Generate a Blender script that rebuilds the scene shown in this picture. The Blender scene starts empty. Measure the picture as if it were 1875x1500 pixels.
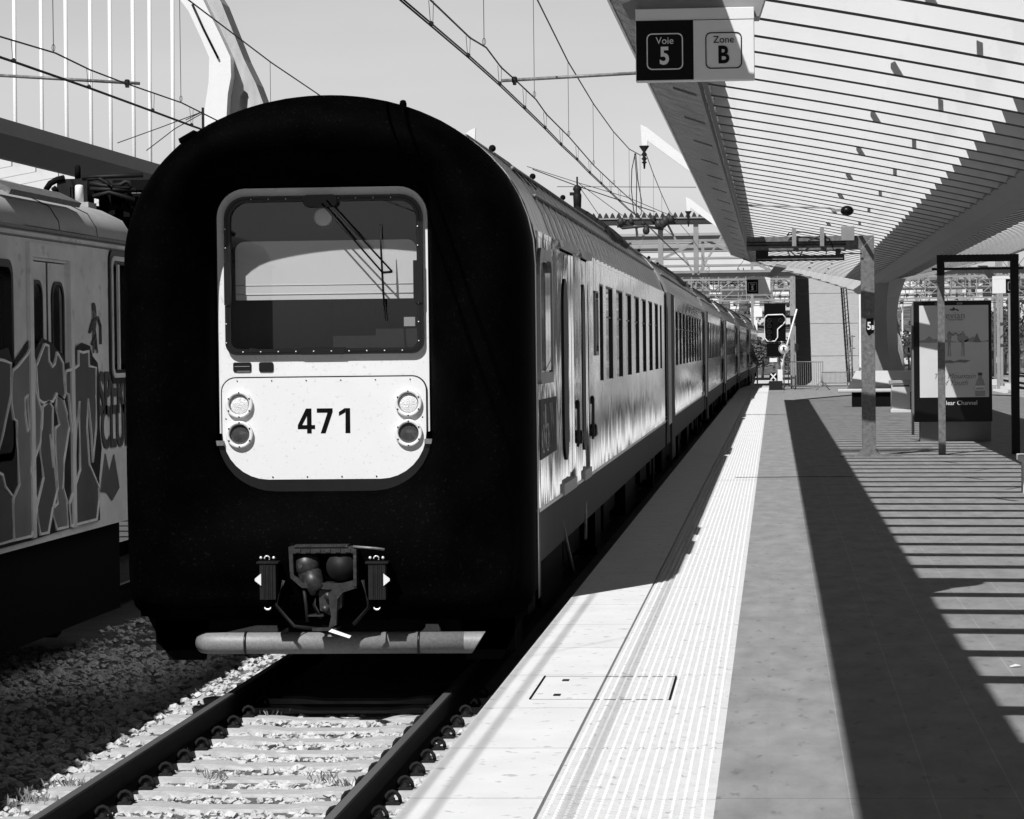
import bpy, bmesh, math, random
from mathutils import Vector, Matrix
random.seed(7)
R = math.radians
sc = bpy.context.scene
COL = sc.collection
# ------------------------------------------------------------------ camera
FPX = 5620.0
Dv = Vector((480.5, 118.0, -FPX)).normalized()
Uv = Vector((-0.0100, 1.0, 0.0)); Uv = (Uv - Uv.dot(Dv) * Dv).normalized()
Rv = Dv.cross(Uv)
CM = Matrix((Rv, Dv, Uv))
CAMZ = 1.80
cam = bpy.data.cameras.new('camera'); cam.lens = FPX / 1875 * 36; cam.sensor_width = 36
cam.clip_start = 0.1; cam.clip_end = 4000
co = bpy.data.objects.new('camera', cam); COL.objects.link(co)
co.matrix_world = Matrix.Translation((0, 0, CAMZ)) @ CM.to_4x4()
sc.camera = co
# ------------------------------------------------------------------ sky and sun
SUN = Vector((0.352, 0.80, -1.0)).normalized()          # direction the light travels
w = bpy.data.worlds.new('World'); sc.world = w; w.use_nodes = True
nt = w.node_tree; nt.nodes.clear()
sky = nt.nodes.new('ShaderNodeTexSky'); sky.sky_type = 'NISHITA'; sky.sun_disc = False
sky.sun_elevation = math.asin(-SUN.z); sky.sun_rotation = math.atan2(-SUN.x, -SUN.y)
sky.air_density = 1.0; sky.dust_density = 1.0
bw = nt.nodes.new('ShaderNodeRGBToBW'); nt.links.new(sky.outputs[0], bw.inputs[0])
# black and white photograph through a red filter: the blue sky darkens quickly above the horizon
tc = nt.nodes.new('ShaderNodeTexCoord'); sp = nt.nodes.new('ShaderNodeSeparateXYZ')
nt.links.new(tc.outputs['Generated'], sp.inputs[0])
mr = nt.nodes.new('ShaderNodeMapRange'); mr.interpolation_type = 'SMOOTHSTEP'
mr.inputs[1].default_value = 0.115; mr.inputs[2].default_value = 0.23
mr.inputs[3].default_value = 1.0; mr.inputs[4].default_value = 0.03
nt.links.new(sp.outputs[2], mr.inputs[0])
cn = nt.nodes.new('ShaderNodeTexNoise'); cn.inputs['Scale'].default_value = 3.5; cn.inputs['Detail'].default_value = 5
mp = nt.nodes.new('ShaderNodeMapping'); mp.inputs['Scale'].default_value = (1, 1, 7)
nt.links.new(tc.outputs['Generated'], mp.inputs[0]); nt.links.new(mp.outputs[0], cn.inputs[0])
cr = nt.nodes.new('ShaderNodeMapRange'); cr.inputs[1].default_value = .35; cr.inputs[2].default_value = .7
cr.inputs[3].default_value = .94; cr.inputs[4].default_value = 1.06
nt.links.new(cn.outputs[0], cr.inputs[0])
m1 = nt.nodes.new('ShaderNodeMath'); m1.operation = 'MULTIPLY'; nt.links.new(bw.outputs[0], m1.inputs[0]); nt.links.new(mr.outputs[0], m1.inputs[1])
m2 = nt.nodes.new('ShaderNodeMath'); m2.operation = 'MULTIPLY'; nt.links.new(m1.outputs[0], m2.inputs[0]); nt.links.new(cr.outputs[0], m2.inputs[1])
bg = nt.nodes.new('ShaderNodeBackground'); bg.inputs[1].default_value = 0.106
out = nt.nodes.new('ShaderNodeOutputWorld')
nt.links.new(m2.outputs[0], bg.inputs[0]); nt.links.new(bg.outputs[0], out.inputs[0])
sl = bpy.data.lights.new('sun', 'SUN'); sl.energy = 5.0; sl.angle = R(0.5); sl.color = (1, 1, 1)
so = bpy.data.objects.new('sun', sl); COL.objects.link(so)
so.rotation_euler = SUN.to_track_quat('-Z', 'Y').to_euler(); so.location = (-20, -40, 60)
sc.view_settings.view_transform = 'Standard'; sc.view_settings.look = 'None'
sc.view_settings.exposure = 0.10; sc.view_settings.gamma = 1.0
sc.cycles.max_bounces = 8
# ------------------------------------------------------------------ measuring helpers (photo pixel + one known coordinate -> point of the place)
def ray(px, py):
    v = CM @ Vector((px - 937.5, 750 - py, -FPX)); return v
def atX(px, py, X):
    v = ray(px, py); t = X / v.x; return Vector((X, v.y * t, CAMZ + v.z * t))
def atY(px, py, Y):
    v = ray(px, py); t = Y / v.y; return Vector((v.x * t, Y, CAMZ + v.z * t))
def atZ(px, py, Z=0.0):
    v = ray(px, py); t = (Z - CAMZ) / v.z; return Vector((v.x * t, v.y * t, Z))
# ------------------------------------------------------------------ materials
def N(nt, t, **k):
    n = nt.nodes.new(t)
    for a, b in k.items():
        if a[0] == 'i' and a[1:].isdigit(): n.inputs[int(a[1:])].default_value = b
        else: setattr(n, a, b)
    return n
def math_(nt, op, a, b=None, c=None):
    n = nt.nodes.new('ShaderNodeMath'); n.operation = op
    for i, x in enumerate((a, b, c)):
        if x is None: continue
        if isinstance(x, (int, float)): n.inputs[i].default_value = x
        else: nt.links.new(x, n.inputs[i])
    return n.outputs[0]
def mat(name, v, rough=.6, metal=0., var=.15, scale=6., stretch=(1, 1, 1), bump=0., bscale=60., bstretch=(1, 1, 1),
        spots=0., spotscale=30., lines=(), coat=0., rvar=0., spec=.5):
    m = bpy.data.materials.new(name); m.use_nodes = True; nt = m.node_tree
    b = nt.nodes['Principled BSDF']
    tc = N(nt, 'ShaderNodeTexCoord')
    mp = N(nt, 'ShaderNodeMapping'); mp.inputs['Scale'].default_value = stretch
    nt.links.new(tc.outputs['Object'], mp.inputs[0])
    nz = N(nt, 'ShaderNodeTexNoise'); nz.inputs['Scale'].default_value = scale; nz.inputs['Detail'].default_value = 6; nz.inputs['Roughness'].default_value = .6
    nt.links.new(mp.outputs[0], nz.inputs[0])
    f = math_(nt, 'MULTIPLY_ADD', math_(nt, 'SUBTRACT', nz.outputs[0], .5), 2.6 * var, 1.0)
    val = math_(nt, 'MULTIPLY', f, v)
    if spots:
        n2 = N(nt, 'ShaderNodeTexNoise'); n2.inputs['Scale'].default_value = spotscale; n2.inputs['Detail'].default_value = 3
        nt.links.new(mp.outputs[0], n2.inputs[0])
        r = N(nt, 'ShaderNodeMapRange'); r.inputs[1].default_value = .62; r.inputs[2].default_value = .70; r.inputs[3].default_value = 1; r.inputs[4].default_value = 1 - spots
        nt.links.new(n2.outputs[0], r.inputs[0]); val = math_(nt, 'MULTIPLY', val, r.outputs[0])
    if lines:
        sx = N(nt, 'ShaderNodeSeparateXYZ'); nt.links.new(tc.outputs['Object'], sx.inputs[0])
        for ax, per, off, wd, dk in lines:
            u = math_(nt, 'FRACT', math_(nt, 'DIVIDE', math_(nt, 'SUBTRACT', sx.outputs[ax], off - per * 50), per))
            d = math_(nt, 'MINIMUM', u, math_(nt, 'SUBTRACT', 1.0, u))
            k = math_(nt, 'LESS_THAN', d, wd / per / 2)
            val = math_(nt, 'MULTIPLY', val, math_(nt, 'MULTIPLY_ADD', k, dk - 1.0, 1.0))
    cl = N(nt, 'ShaderNodeCombineColor')
    for i in range(3): nt.links.new(val, cl.inputs[i])
    nt.links.new(cl.outputs[0], b.inputs['Base Color'])
    b.inputs['Metallic'].default_value = metal
    if rvar:
        nt.links.new(math_(nt, 'MULTIPLY_ADD', math_(nt, 'SUBTRACT', nz.outputs[0], .5), rvar, rough), b.inputs['Roughness'])
    else: b.inputs['Roughness'].default_value = rough
    b.inputs['Specular IOR Level'].default_value = spec
    if coat: b.inputs['Coat Weight'].default_value = coat
    if bump:
        mb = N(nt, 'ShaderNodeMapping'); mb.inputs['Scale'].default_value = bstretch
        nt.links.new(tc.outputs['Object'], mb.inputs[0])
        nb = N(nt, 'ShaderNodeTexNoise'); nb.inputs['Scale'].default_value = bscale; nb.inputs['Detail'].default_value = 4
        nt.links.new(mb.outputs[0], nb.inputs[0])
        bp = N(nt, 'ShaderNodeBump'); bp.inputs['Strength'].default_value = 1.0; bp.inputs['Distance'].default_value = bump
        nt.links.new(nb.outputs[0], bp.inputs['Height']); nt.links.new(bp.outputs[0], b.inputs['Normal'])
    return m
def glass_mat(name, tint=.9, refl=1.0):
    m = bpy.data.materials.new(name); m.use_nodes = True; nt = m.node_tree; nt.nodes.clear()
    o = N(nt, 'ShaderNodeOutputMaterial'); t = N(nt, 'ShaderNodeBsdfTransparent'); t.inputs[0].default_value = (tint, tint, tint, 1)
    g = N(nt, 'ShaderNodeBsdfGlossy'); g.inputs['Roughness'].default_value = .01; g.inputs[0].default_value = (refl, refl, refl, 1)
    lw = N(nt, 'ShaderNodeLayerWeight'); lw.inputs[0].default_value = .5
    fr = math_(nt, 'MULTIPLY_ADD', math_(nt, 'POWER', lw.outputs['Facing'], 5.0), .94, .04)
    mx = N(nt, 'ShaderNodeMixShader')
    nt.links.new(fr, mx.inputs[0]); nt.links.new(t.outputs[0], mx.inputs[1]); nt.links.new(g.outputs[0], mx.inputs[2]); nt.links.new(mx.outputs[0], o.inputs[0])
    return m
M = dict(
    ground=mat('dark_ground', .10, .9, var=.5, scale=3),
    farground=mat('pale_track_bed', .34, .95, var=.8, scale=.9, stretch=(.5, 3, 1)),
    stone=mat('ballast_stone', .52, .9, var=.4, scale=9, bump=.01, bscale=70),
    concrete=mat('concrete', .34, .9, var=.18, scale=4, bump=.002, bscale=60),
    palecon=mat('pale_concrete', .55, .85, var=.08, scale=3),
    sleeper=mat('sleeper_concrete', .42, .85, var=.5, scale=8, stretch=(1, 5, 1), bump=.004, bscale=40),
    rail=mat('rusty_rail_steel', .018, .8, .0, var=.6, scale=30, spec=.06),
    railtop=mat('worn_rail_head', .13, .35, .2, var=.2, scale=4, stretch=(20, .3, 1)),
    edgepave=mat('pale_edge_stone', .70, .8, var=.12, scale=4, stretch=(.8, .6, 1), spots=.35, spotscale=16, bump=.0008, bscale=50, lines=((1, 1.535, 12.2, .011, .35),)),
    tact=mat('tactile_white', .635, .8, var=.14, scale=9, spots=.35, spotscale=17, lines=((1, 1.535, 12.2, .010, .5),)),
    pave=mat('grey_paving_stone', .255, .8, var=.40, scale=5, stretch=(1, .30, 1), spots=.30, spotscale=14, bump=.003, bscale=60,
             lines=((0, .33, -.05, .006, 1.32), (0, 1.98, -.05, .007, .75), (1, 1.535, 12.2, .008, .82), (1, 6.14, 12.2, .010, .55))),
    rubber=mat('black_rubber', .0009, .72, var=1.2, scale=3, spots=-3., spotscale=48, bump=.0006, bscale=60, spec=.012),
    white=mat('white_enamel', .76, .35, var=.03, scale=5, spots=.18, spotscale=38),
    black=mat('black_paint', .004, .5, var=.3, spec=.2),
    gasket=mat('black_gasket', .008, .35, var=.3, spec=.4),
    bolt=mat('bright_bolt', .75, .3, .3, var=.1),
    chrome=mat('steel_trim', .6, .3, .8, var=.2),
    blind=mat('pale_cab_blind', .50, .9, var=.06, scale=3),
    cabin=mat('dark_cab_interior', .022, .8, var=.3),
    lens=mat('clear_lamp_lens', .75, .25, 0, var=.3, scale=50, bump=.01, bscale=120),
    reddark=mat('dark_tail_lens', .05, .12, 0, var=.4, scale=60, coat=.5),
    galv=mat('galvanised_steel', .17, .5, .2, var=.75, scale=16, spots=-.5, spotscale=22),
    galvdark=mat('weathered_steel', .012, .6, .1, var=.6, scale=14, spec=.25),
    pipe=mat('speckled_steel_pipe', .22, .55, .1, var=.4, scale=60),
    steel=mat('brushed_stainless_steel', .84, .045, 1., var=.20, scale=5, stretch=(1, 7, .25), rvar=.04),
    steelroof=mat('ribbed_roof_steel', .42, .32, .85, var=.9, scale=2.2, stretch=(.6, 9, .6)),
    trim=mat('grey_door_panel', .20, .35, .5, var=.2, scale=4, stretch=(1, 8, .3)),
    skirt=mat('grey_skirt', .04, .85, .0, var=.5, scale=5, stretch=(1, 6, .5)),
    darkglass=mat('dark_window_glass', .012, .04, 0, var=.1, spec=.8),
    under=mat('underframe_black', .004, .8, var=.5, spec=.1),
    rib=mat('white_painted_steel', .80, .45, var=.05, scale=2.5, stretch=(1, 1, 1), spots=.06, spotscale=4),
    beam=mat('streaked_grey_beam', .24, .17, .1, var=1.0, scale=4.2, stretch=(1.2, .35, 1), spots=.6, spotscale=4.5, bump=.035, bscale=4, bstretch=(1.0, .45, 1)),
    beamdark=mat('dark_grey_fascia', .12, .5, 0, var=.2, scale=2),
    spine=mat('smooth_grey_concrete', .30, .7, var=.10, scale=1.2),
    roofdark=mat('opaque_roof_sheet', .10, .7, var=.2),
    wire=mat('overhead_wire', .012, .5, .5, var=.2),
    signblack=mat('sign_black', .003, .4, var=.1, spec=.12),
    signwhite=mat('sign_white', .78, .4, var=.03),
    signgrey=mat('sign_bracket_grey', .25, .5, var=.1),
    frame=mat('poster_frame_black', .005, .35, var=.2, spec=.25),
    poster=mat('poster_pale_sky', .62, .3, var=.12, scale=1.3),
    posterdark=mat('poster_ink', .05, .4, var=.2),
    postermid=mat('poster_mid_grey', .22, .4, var=.2),
    panelgrey=mat('advert_base_grey', .15, .6, var=.1),
    oldpaint=mat('faded_carriage_paint', .72, .6, var=.30, scale=1.6, stretch=(1, 1, 1.6), spots=.25, spotscale=4, bump=.001, bscale=8),
    oldroof=mat('old_carriage_roof', .44, .7, var=.3, scale=2.5, stretch=(2, .5, 1)),
    spray=mat('black_spray_paint', .012, .5, var=.4),
    spray1=mat('grey_spray_paint', .105, .5, var=.35, scale=2.5),
    spray2=mat('silver_spray_paint', .23, .45, var=.3, scale=2.5),
    sprayline=mat('pale_spray_outline', .85, .5, var=.2),
    tag=mat('thin_tag_paint', .07, .6, var=.5),
    hill=mat('hillside_ground', .10, .95, var=1.5, scale=.5, stretch=(1, 1, 3), spots=.8, spotscale=1.1),
    leaf=mat('foliage', .055, .8, var=.7, scale=1.5),
    leaf2=mat('pale_foliage', .14, .8, var=.6, scale=1.5),
    bark=mat('bark', .06, .9, var=.4),
    wallA=mat('pale_render_wall', .62, .85, var=.1, scale=.4), wallB=mat('grey_render_wall', .32, .85, var=.15, scale=.4),
    roofA=mat('slate_roof', .10, .8, var=.3, scale=2),
    win=mat('window_pane', .02, .1, var=.3),
    farportal=mat('grey_far_lattice', .075, .6, .1, var=.4, scale=2), portal=mat('pale_galvanised_lattice', .28, .5, .1, var=.3, scale=2), portaldark=mat('dark_lattice', .03, .6, .2, var=.4, scale=2),
    glass=glass_mat('clear_roof_glass', .93, .35), cabglass=glass_mat('windscreen_glass', .93, .9),
    posterfaint=mat('poster_faint_ink', .34, .4, var=.2), ribshade=mat('rib_edge_painted_shade', .035, .6, var=.3), scruff=mat('coupler_worn_steel', .035, .45, .3, var=1.0, scale=22, spots=-1.5, spotscale=30),
    wood=mat('pale_bench_concrete', .55, .7, var=.1, scale=6),
    grass=mat('dry_grass', .17, .9, var=.4),
)
def add_ribs(m, per, dist, axis=1):
    nt = m.node_tree; b = nt.nodes['Principled BSDF']
    tc = N(nt, 'ShaderNodeTexCoord'); wv = N(nt, 'ShaderNodeTexWave'); wv.bands_direction = 'XYZ'[axis]
    wv.inputs['Scale'].default_value = math.pi / 10 / per; wv.inputs['Distortion'].default_value = 0
    nt.links.new(tc.outputs['Object'], wv.inputs[0])
    bp = N(nt, 'ShaderNodeBump'); bp.inputs['Distance'].default_value = dist
    nt.links.new(wv.outputs[1], bp.inputs['Height']); nt.links.new(bp.outputs[0], b.inputs['Normal'])
add_ribs(M['steelroof'], .12, .02)
def add_streaks(m, k):                          # rolled sheet: each vertical strip leans a little differently
    nt = m.node_tree; b = nt.nodes['Principled BSDF']; tc = N(nt, 'ShaderNodeTexCoord'); geo = N(nt, 'ShaderNodeNewGeometry')
    tot = None
    for sc_, am, zz in ((9., .8, .5), (34., .5, .25), (1.3, .35, .9)):
        mp = N(nt, 'ShaderNodeMapping'); mp.inputs['Scale'].default_value = (0, sc_, zz); nt.links.new(tc.outputs['Object'], mp.inputs[0])
        nz = N(nt, 'ShaderNodeTexNoise'); nz.inputs['Scale'].default_value = 1.; nz.inputs['Detail'].default_value = 0 if sc_ < 2 else 1; nt.links.new(mp.outputs[0], nz.inputs[0])
        v = math_(nt, 'MULTIPLY', math_(nt, 'SUBTRACT', nz.outputs[0], .5), am * k); tot = v if tot is None else math_(nt, 'ADD', tot, v)
    cb = N(nt, 'ShaderNodeCombineXYZ'); nt.links.new(tot, cb.inputs[2]); nt.links.new(math_(nt, 'MULTIPLY', tot, .012), cb.inputs[1])
    ad = N(nt, 'ShaderNodeVectorMath', operation='ADD'); nt.links.new(geo.outputs['Normal'], ad.inputs[0]); nt.links.new(cb.outputs[0], ad.inputs[1])
    nn = N(nt, 'ShaderNodeVectorMath', operation='NORMALIZE'); nt.links.new(ad.outputs[0], nn.inputs[0]); nt.links.new(nn.outputs[0], b.inputs['Normal'])
add_streaks(M['steel'], .42); add_streaks(M['trim'], .5); add_streaks(M['skirt'], .5)
# ------------------------------------------------------------------ mesh builder
class MB:
    def __init__(s): s.v = []; s.f = []; s.sm = []
    def add(s, vs, fs, smooth=False):
        n = len(s.v); s.v += [Vector(x) for x in vs]; s.f += [tuple(i + n for i in f) for f in fs]; s.sm += [smooth] * len(fs); return s
    def box(s, x0, x1, y0, y1, z0, z1, rz=0, c=None):
        vs = [Vector((x, y, z)) for x in (x0, x1) for y in (y0, y1) for z in (z0, z1)]
        if rz:
            c = Vector(c) if c else Vector(((x0 + x1) / 2, (y0 + y1) / 2, 0)); rm = Matrix.Rotation(rz, 3, 'Z')
            vs = [rm @ (q - c) + c for q in vs]
        return s.add(vs, [(0, 1, 3, 2), (4, 6, 7, 5), (0, 4, 5, 1), (2, 3, 7, 6), (0, 2, 6, 4), (1, 5, 7, 3)])
    def prism(s, poly, axis, a, b):            # poly in the two other axes, extruded a..b
        n = len(poly)
        def P(u, v, t): return {'x': (t, u, v), 'y': (u, t, v), 'z': (u, v, t)}[axis]
        vs = [P(u, v, a) for u, v in poly] + [P(u, v, b) for u, v in poly]
        s.add(vs, [tuple(range(n))[::-1], tuple(range(n, 2 * n))])
        k = len(s.v) - 2 * n
        s.f += [(k + i, k + (i + 1) % n, k + n + (i + 1) % n, k + n + i) for i in range(n)]; s.sm += [False] * n
        return s
    def ring(s, outer, inner, axis, a, b):     # two outlines of equal count, extruded
        n = len(outer)
        def P(u, v, t): return {'x': (t, u, v), 'y': (u, t, v), 'z': (u, v, t)}[axis]
        vs = [P(u, v, a) for u, v in outer] + [P(u, v, a) for u, v in inner] + [P(u, v, b) for u, v in outer] + [P(u, v, b) for u, v in inner]
        fs = []
        for i in range(n):
            j = (i + 1) % n
            fs += [(i, j, n + j, n + i), (2 * n + i, 3 * n + i, 3 * n + j, 2 * n + j), (i, 2 * n + i, 2 * n + j, j), (n + i, n + j, 3 * n + j, 3 * n + i)]
        return s.add(vs, fs)
    def tube(s, pts, r, seg=6, smooth=True, cap=True):
        pts = [Vector(p) for p in pts]; rr = r if isinstance(r, (list, tuple)) else [r] * len(pts)
        vs = []; fs = []
        up = Vector((0, 0, 1))
        for i, p in enumerate(pts):
            d = (pts[min(i + 1, len(pts) - 1)] - pts[max(i - 1, 0)])
            d = d.normalized() if d.length > 1e-9 else Vector((0, 1, 0))
            a = d.cross(up)
            if a.length < .05: a = d.cross(Vector((0, 1, 0)))
            a.normalize(); b = a.cross(d)
            for k in range(seg):
                t = 2 * math.pi * (k + .5) / seg
                vs.append(p + (a * math.cos(t) + b * math.sin(t)) * rr[i])
        for i in range(len(pts) - 1):
            for k in range(seg):
                j = (k + 1) % seg
                fs.append((i * seg + k, i * seg + j, (i + 1) * seg + j, (i + 1) * seg + k))
        if cap: fs += [tuple(range(seg))[::-1], tuple(range((len(pts) - 1) * seg, len(pts) * seg))]
        return s.add(vs, fs, smooth and seg > 4)
    def lathe(s, prof, c, axis='y', seg=24):   # prof: (radius, along)
        vs = []; fs = []
        for r, t in prof:
            for k in range(seg):
                a = 2 * math.pi * k / seg; u, v = r * math.cos(a), r * math.sin(a)
                o = {'x': (t, u, v), 'y': (u, t, v), 'z': (u, v, t)}[axis]
                vs.append(Vector(o) + Vector(c))
        for i in range(len(prof) - 1):
            for k in range(seg):
                j = (k + 1) % seg; fs.append((i * seg + k, i * seg + j, (i + 1) * seg + j, (i + 1) * seg + k))
        fs += [tuple(range(seg)), tuple(range((len(prof) - 1) * seg, len(prof) * seg))[::-1]]
        return s.add(vs, fs, True)
    def ball(s, c, r, sx=1, sy=1, sz=1, n=10):
        vs = []; fs = []; c = Vector(c); m = n * 2
        for i in range(1, n):
            for k in range(m):
                a, b = math.pi * i / n, 2 * math.pi * k / m
                vs.append(c + Vector((r * sx * math.sin(a) * math.cos(b), r * sy * math.sin(a) * math.sin(b), r * sz * math.cos(a))))
        vs += [c + Vector((0, 0, r * sz)), c - Vector((0, 0, r * sz))]
        for i in range(n - 2):
            for k in range(m): j = (k + 1) % m; fs.append((i * m + k, (i + 1) * m + k, (i + 1) * m + j, i * m + j))
        t = len(vs) - 2
        for k in range(m): j = (k + 1) % m; fs += [(t, k, j), (t + 1, (n - 2) * m + j, (n - 2) * m + k)]
        return s.add(vs, fs, True)
    def build(s, name, m, parent=None, base=None, bevel=0.):
        me = bpy.data.meshes.new(name)
        org = Vector(base) if base is not None else (worigin(parent) if parent else Vector((0, 0, 0)))
        me.from_pydata([v - org for v in s.v], [], s.f); me.update()
        for p, q in zip(me.polygons, s.sm): p.use_smooth = q
        bm = bmesh.new(); bm.from_mesh(me); bmesh.ops.recalc_face_normals(bm, faces=bm.faces); bm.to_mesh(me); bm.free()
        me.materials.append(M[m] if isinstance(m, str) else m)
        o = bpy.data.objects.new(name, me); COL.objects.link(o)
        if parent: o.parent = parent; o.location = org - worigin(parent)
        else: o.location = org
        if bevel:
            md = o.modifiers.new('bevel', 'BEVEL'); md.width = bevel; md.segments = 2; md.limit_method = 'ANGLE'
        return o
def worigin(o):
    v = Vector((0, 0, 0))
    while o: v += o.location; o = o.parent
    return v
def tag(o, label=None, cat=None, group=None, kind=None):
    if label: o['label'] = label
    if cat: o['category'] = cat
    if group: o['group'] = group
    if kind: o['kind'] = kind
    return o
def thing(name, loc, label, cat, group=None):
    o = bpy.data.objects.new(name, None); COL.objects.link(o); o.location = loc; o.empty_display_size = .2
    return tag(o, label, cat, group)
def struct(name, mb, m, base=None): return tag(mb.build(name, m, None, base), kind='structure')
def dup(root, loc, label, group=None):
    def rec(o, par):
        c = o.copy(); COL.objects.link(c)
        if par: c.parent = par
        for ch in list(o.children): rec(ch, c)
        return c
    r = rec(root, None); r.location = loc; r['label'] = label
    if group: r['group'] = group
    return r
def text(name, s, size, loc, m, parent=None, bold=0., sx=1., rot=(math.pi / 2, 0, 0), align='CENTER', shear=0., depth=.002):
    cu = bpy.data.curves.new(name, 'FONT'); cu.body = s; cu.size = size; cu.align_x = align; cu.align_y = 'CENTER'
    cu.offset = bold; cu.extrude = depth; cu.shear = shear; cu.resolution_u = 4
    t = bpy.data.objects.new(name, cu); COL.objects.link(t)
    dg = bpy.context.evaluated_depsgraph_get(); me = bpy.data.meshes.new_from_object(t.evaluated_get(dg))
    bpy.data.objects.remove(t)
    rm = Matrix.Rotation(rot[2], 3, 'Z') @ Matrix.Rotation(rot[0], 3, 'X')
    for v in me.vertices: v.co = rm @ Vector((v.co.x * sx, v.co.y, v.co.z))
    me.materials.clear(); me.materials.append(M[m]); me.update()
    o = bpy.data.objects.new(name, me); COL.objects.link(o)
    if parent: o.parent = parent; o.location = Vector(loc) - worigin(parent)
    else: o.location = loc
    return o
def rrect(cx, cy, w, h, rt, rb=None, n=6):      # rounded rectangle outline, count fixed
    rb = rt if rb is None else rb; P = []
    for (sx, sy, r, a0) in ((1, 1, rt, 0), (-1, 1, rt, 90), (-1, -1, rb, 180), (1, -1, rb, 270)):
        ox, oy = cx + sx * (w / 2 - r), cy + sy * (h / 2 - r)
        for k in range(n + 1):
            a = R(a0 + 90 * k / n); P.append((ox + r * math.cos(a), oy + r * math.sin(a)))
    return P
def circ(cx, cy, r, n=24): return [(cx + r * math.cos(2 * math.pi * k / n), cy + r * math.sin(2 * math.pi * k / n)) for k in range(n)]
# ================================================================== SETTING
mb = MB(); mb.add([(-400, -60, -.86), (400, -60, -.86), (400, 1200, -.86), (-400, 1200, -.86)], [(0, 1, 2, 3)])
struct('ground', mb, 'ground')
mb = MB(); mb.add([(-60, 137.5, -.80), (80, 137.5, -.80), (80, 420, -.80), (-60, 420, -.80)], [(0, 1, 2, 3)])
struct('track_bed', mb, 'farground')
mb = MB(); mb.add([(8.3, 20, -.80), (40, 20, -.80), (40, 137.4, -.80), (8.3, 137.4, -.80)], [(0, 1, 2, 3)])
struct('track_bed_beyond_platform', mb, 'farground')
PXL, PXR, PYE = -1.475, 8.1, 137.0
mb = MB(); mb.box(PXL + .06, PXR - .05, -6, PYE - .05, -1.4, -.03); struct('platform', mb, 'concrete')
ch = [(PXL, -6), (-.938, -6), (-.938, PYE), (-1.15, PYE), (PXL, 129.5)]
mb = MB(); mb.prism(ch, 'z', -.03, 0.0); struct('platform_edge_stones', mb, 'edgepave')
mb = MB(); mb.box(-.926, -.25, -6, PYE, -.03, -.004)
YB = 136.8
for k in range(16):                            # raised studs of the tactile strip
    x = -.895 + k * .0405
    y = 10.6 + (.033 if k % 2 else 0)
    while y < YB:
        w_, l_ = (.0135, .021)
        mb.add([(x - w_, y, -.004), (x, y - l_ * .6, -.004), (x + w_, y, -.004), (x, y + l_ * .6, -.004),
                (x - w_ * .7, y, .0026), (x, y - l_ * .4, .0026), (x + w_ * .7, y, .0026), (x, y + l_ * .4, .0026)],
               [(0, 1, 5, 4), (1, 2, 6, 5), (2, 3, 7, 6), (3, 0, 4, 7), (4, 5, 6, 7)])
        y += .066 if y < 62 else .198
struct('tactile_strip', mb, 'tact')
mb = MB(); mb.box(-.25, PXR, -6, PYE, -.03, 0.0); struct('platform_paving', mb, 'pave')
# access cover let into the edge stones
t = thing('access_cover', (-.9, 15.6, .002), 'pale access cover set flush across edge stone and white studded strip', 'cover')
a, b_, c, d = [atZ(*p) for p in ((998, 1239), (970, 1281), (1238, 1239), (1226, 1281))]
for p, q in ((a, b_), (c, d)): MB().tube([(p.x, p.y, .001), (q.x, q.y, .001)], .006, 4, False).build('side_seam', 'under', t)
for p, q in ((a, c), (b_, d)): MB().tube([(p.x, p.y, .0), (q.x, q.y, .0)], .002, 4, False).build('end_seam', 'under', t)
for px, py in ((1036, 1246), (1020, 1273)):
    p = atZ(px, py); MB().box(p.x - .018, p.x + .018, p.y - .04, p.y + .04, -.002, .003).build('lifting_eye', 'galvdark', t)
p0, p1 = atZ(1346, 875), atZ(1480, 877)
tag(MB().box(p0.x, p1.x + .6, p0.y - .02, p0.y + .03, .004, .008).build('expansion_strip', 'under', None, (p0.x, p0.y, 0)), 'thin dark expansion strip lying across the grey paving and white studs', 'joint strip')
# litter
for (px, py, nm, lb) in ((1860, 1222, 'paper_scrap', 'crumpled white scrap of paper on sunlit paving at the right edge'),):
    p = atZ(px, py); mb = MB(); mb.add([p + Vector(v) for v in ((-.03, -.02, .003), (.03, -.012, .012), (.035, .02, .004), (0, .03, .016), (-.035, .018, .005))], [(0, 1, 3), (1, 2, 3), (0, 3, 4)])
    tag(mb.build(nm, 'white', None, p), lb, 'litter')

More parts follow.
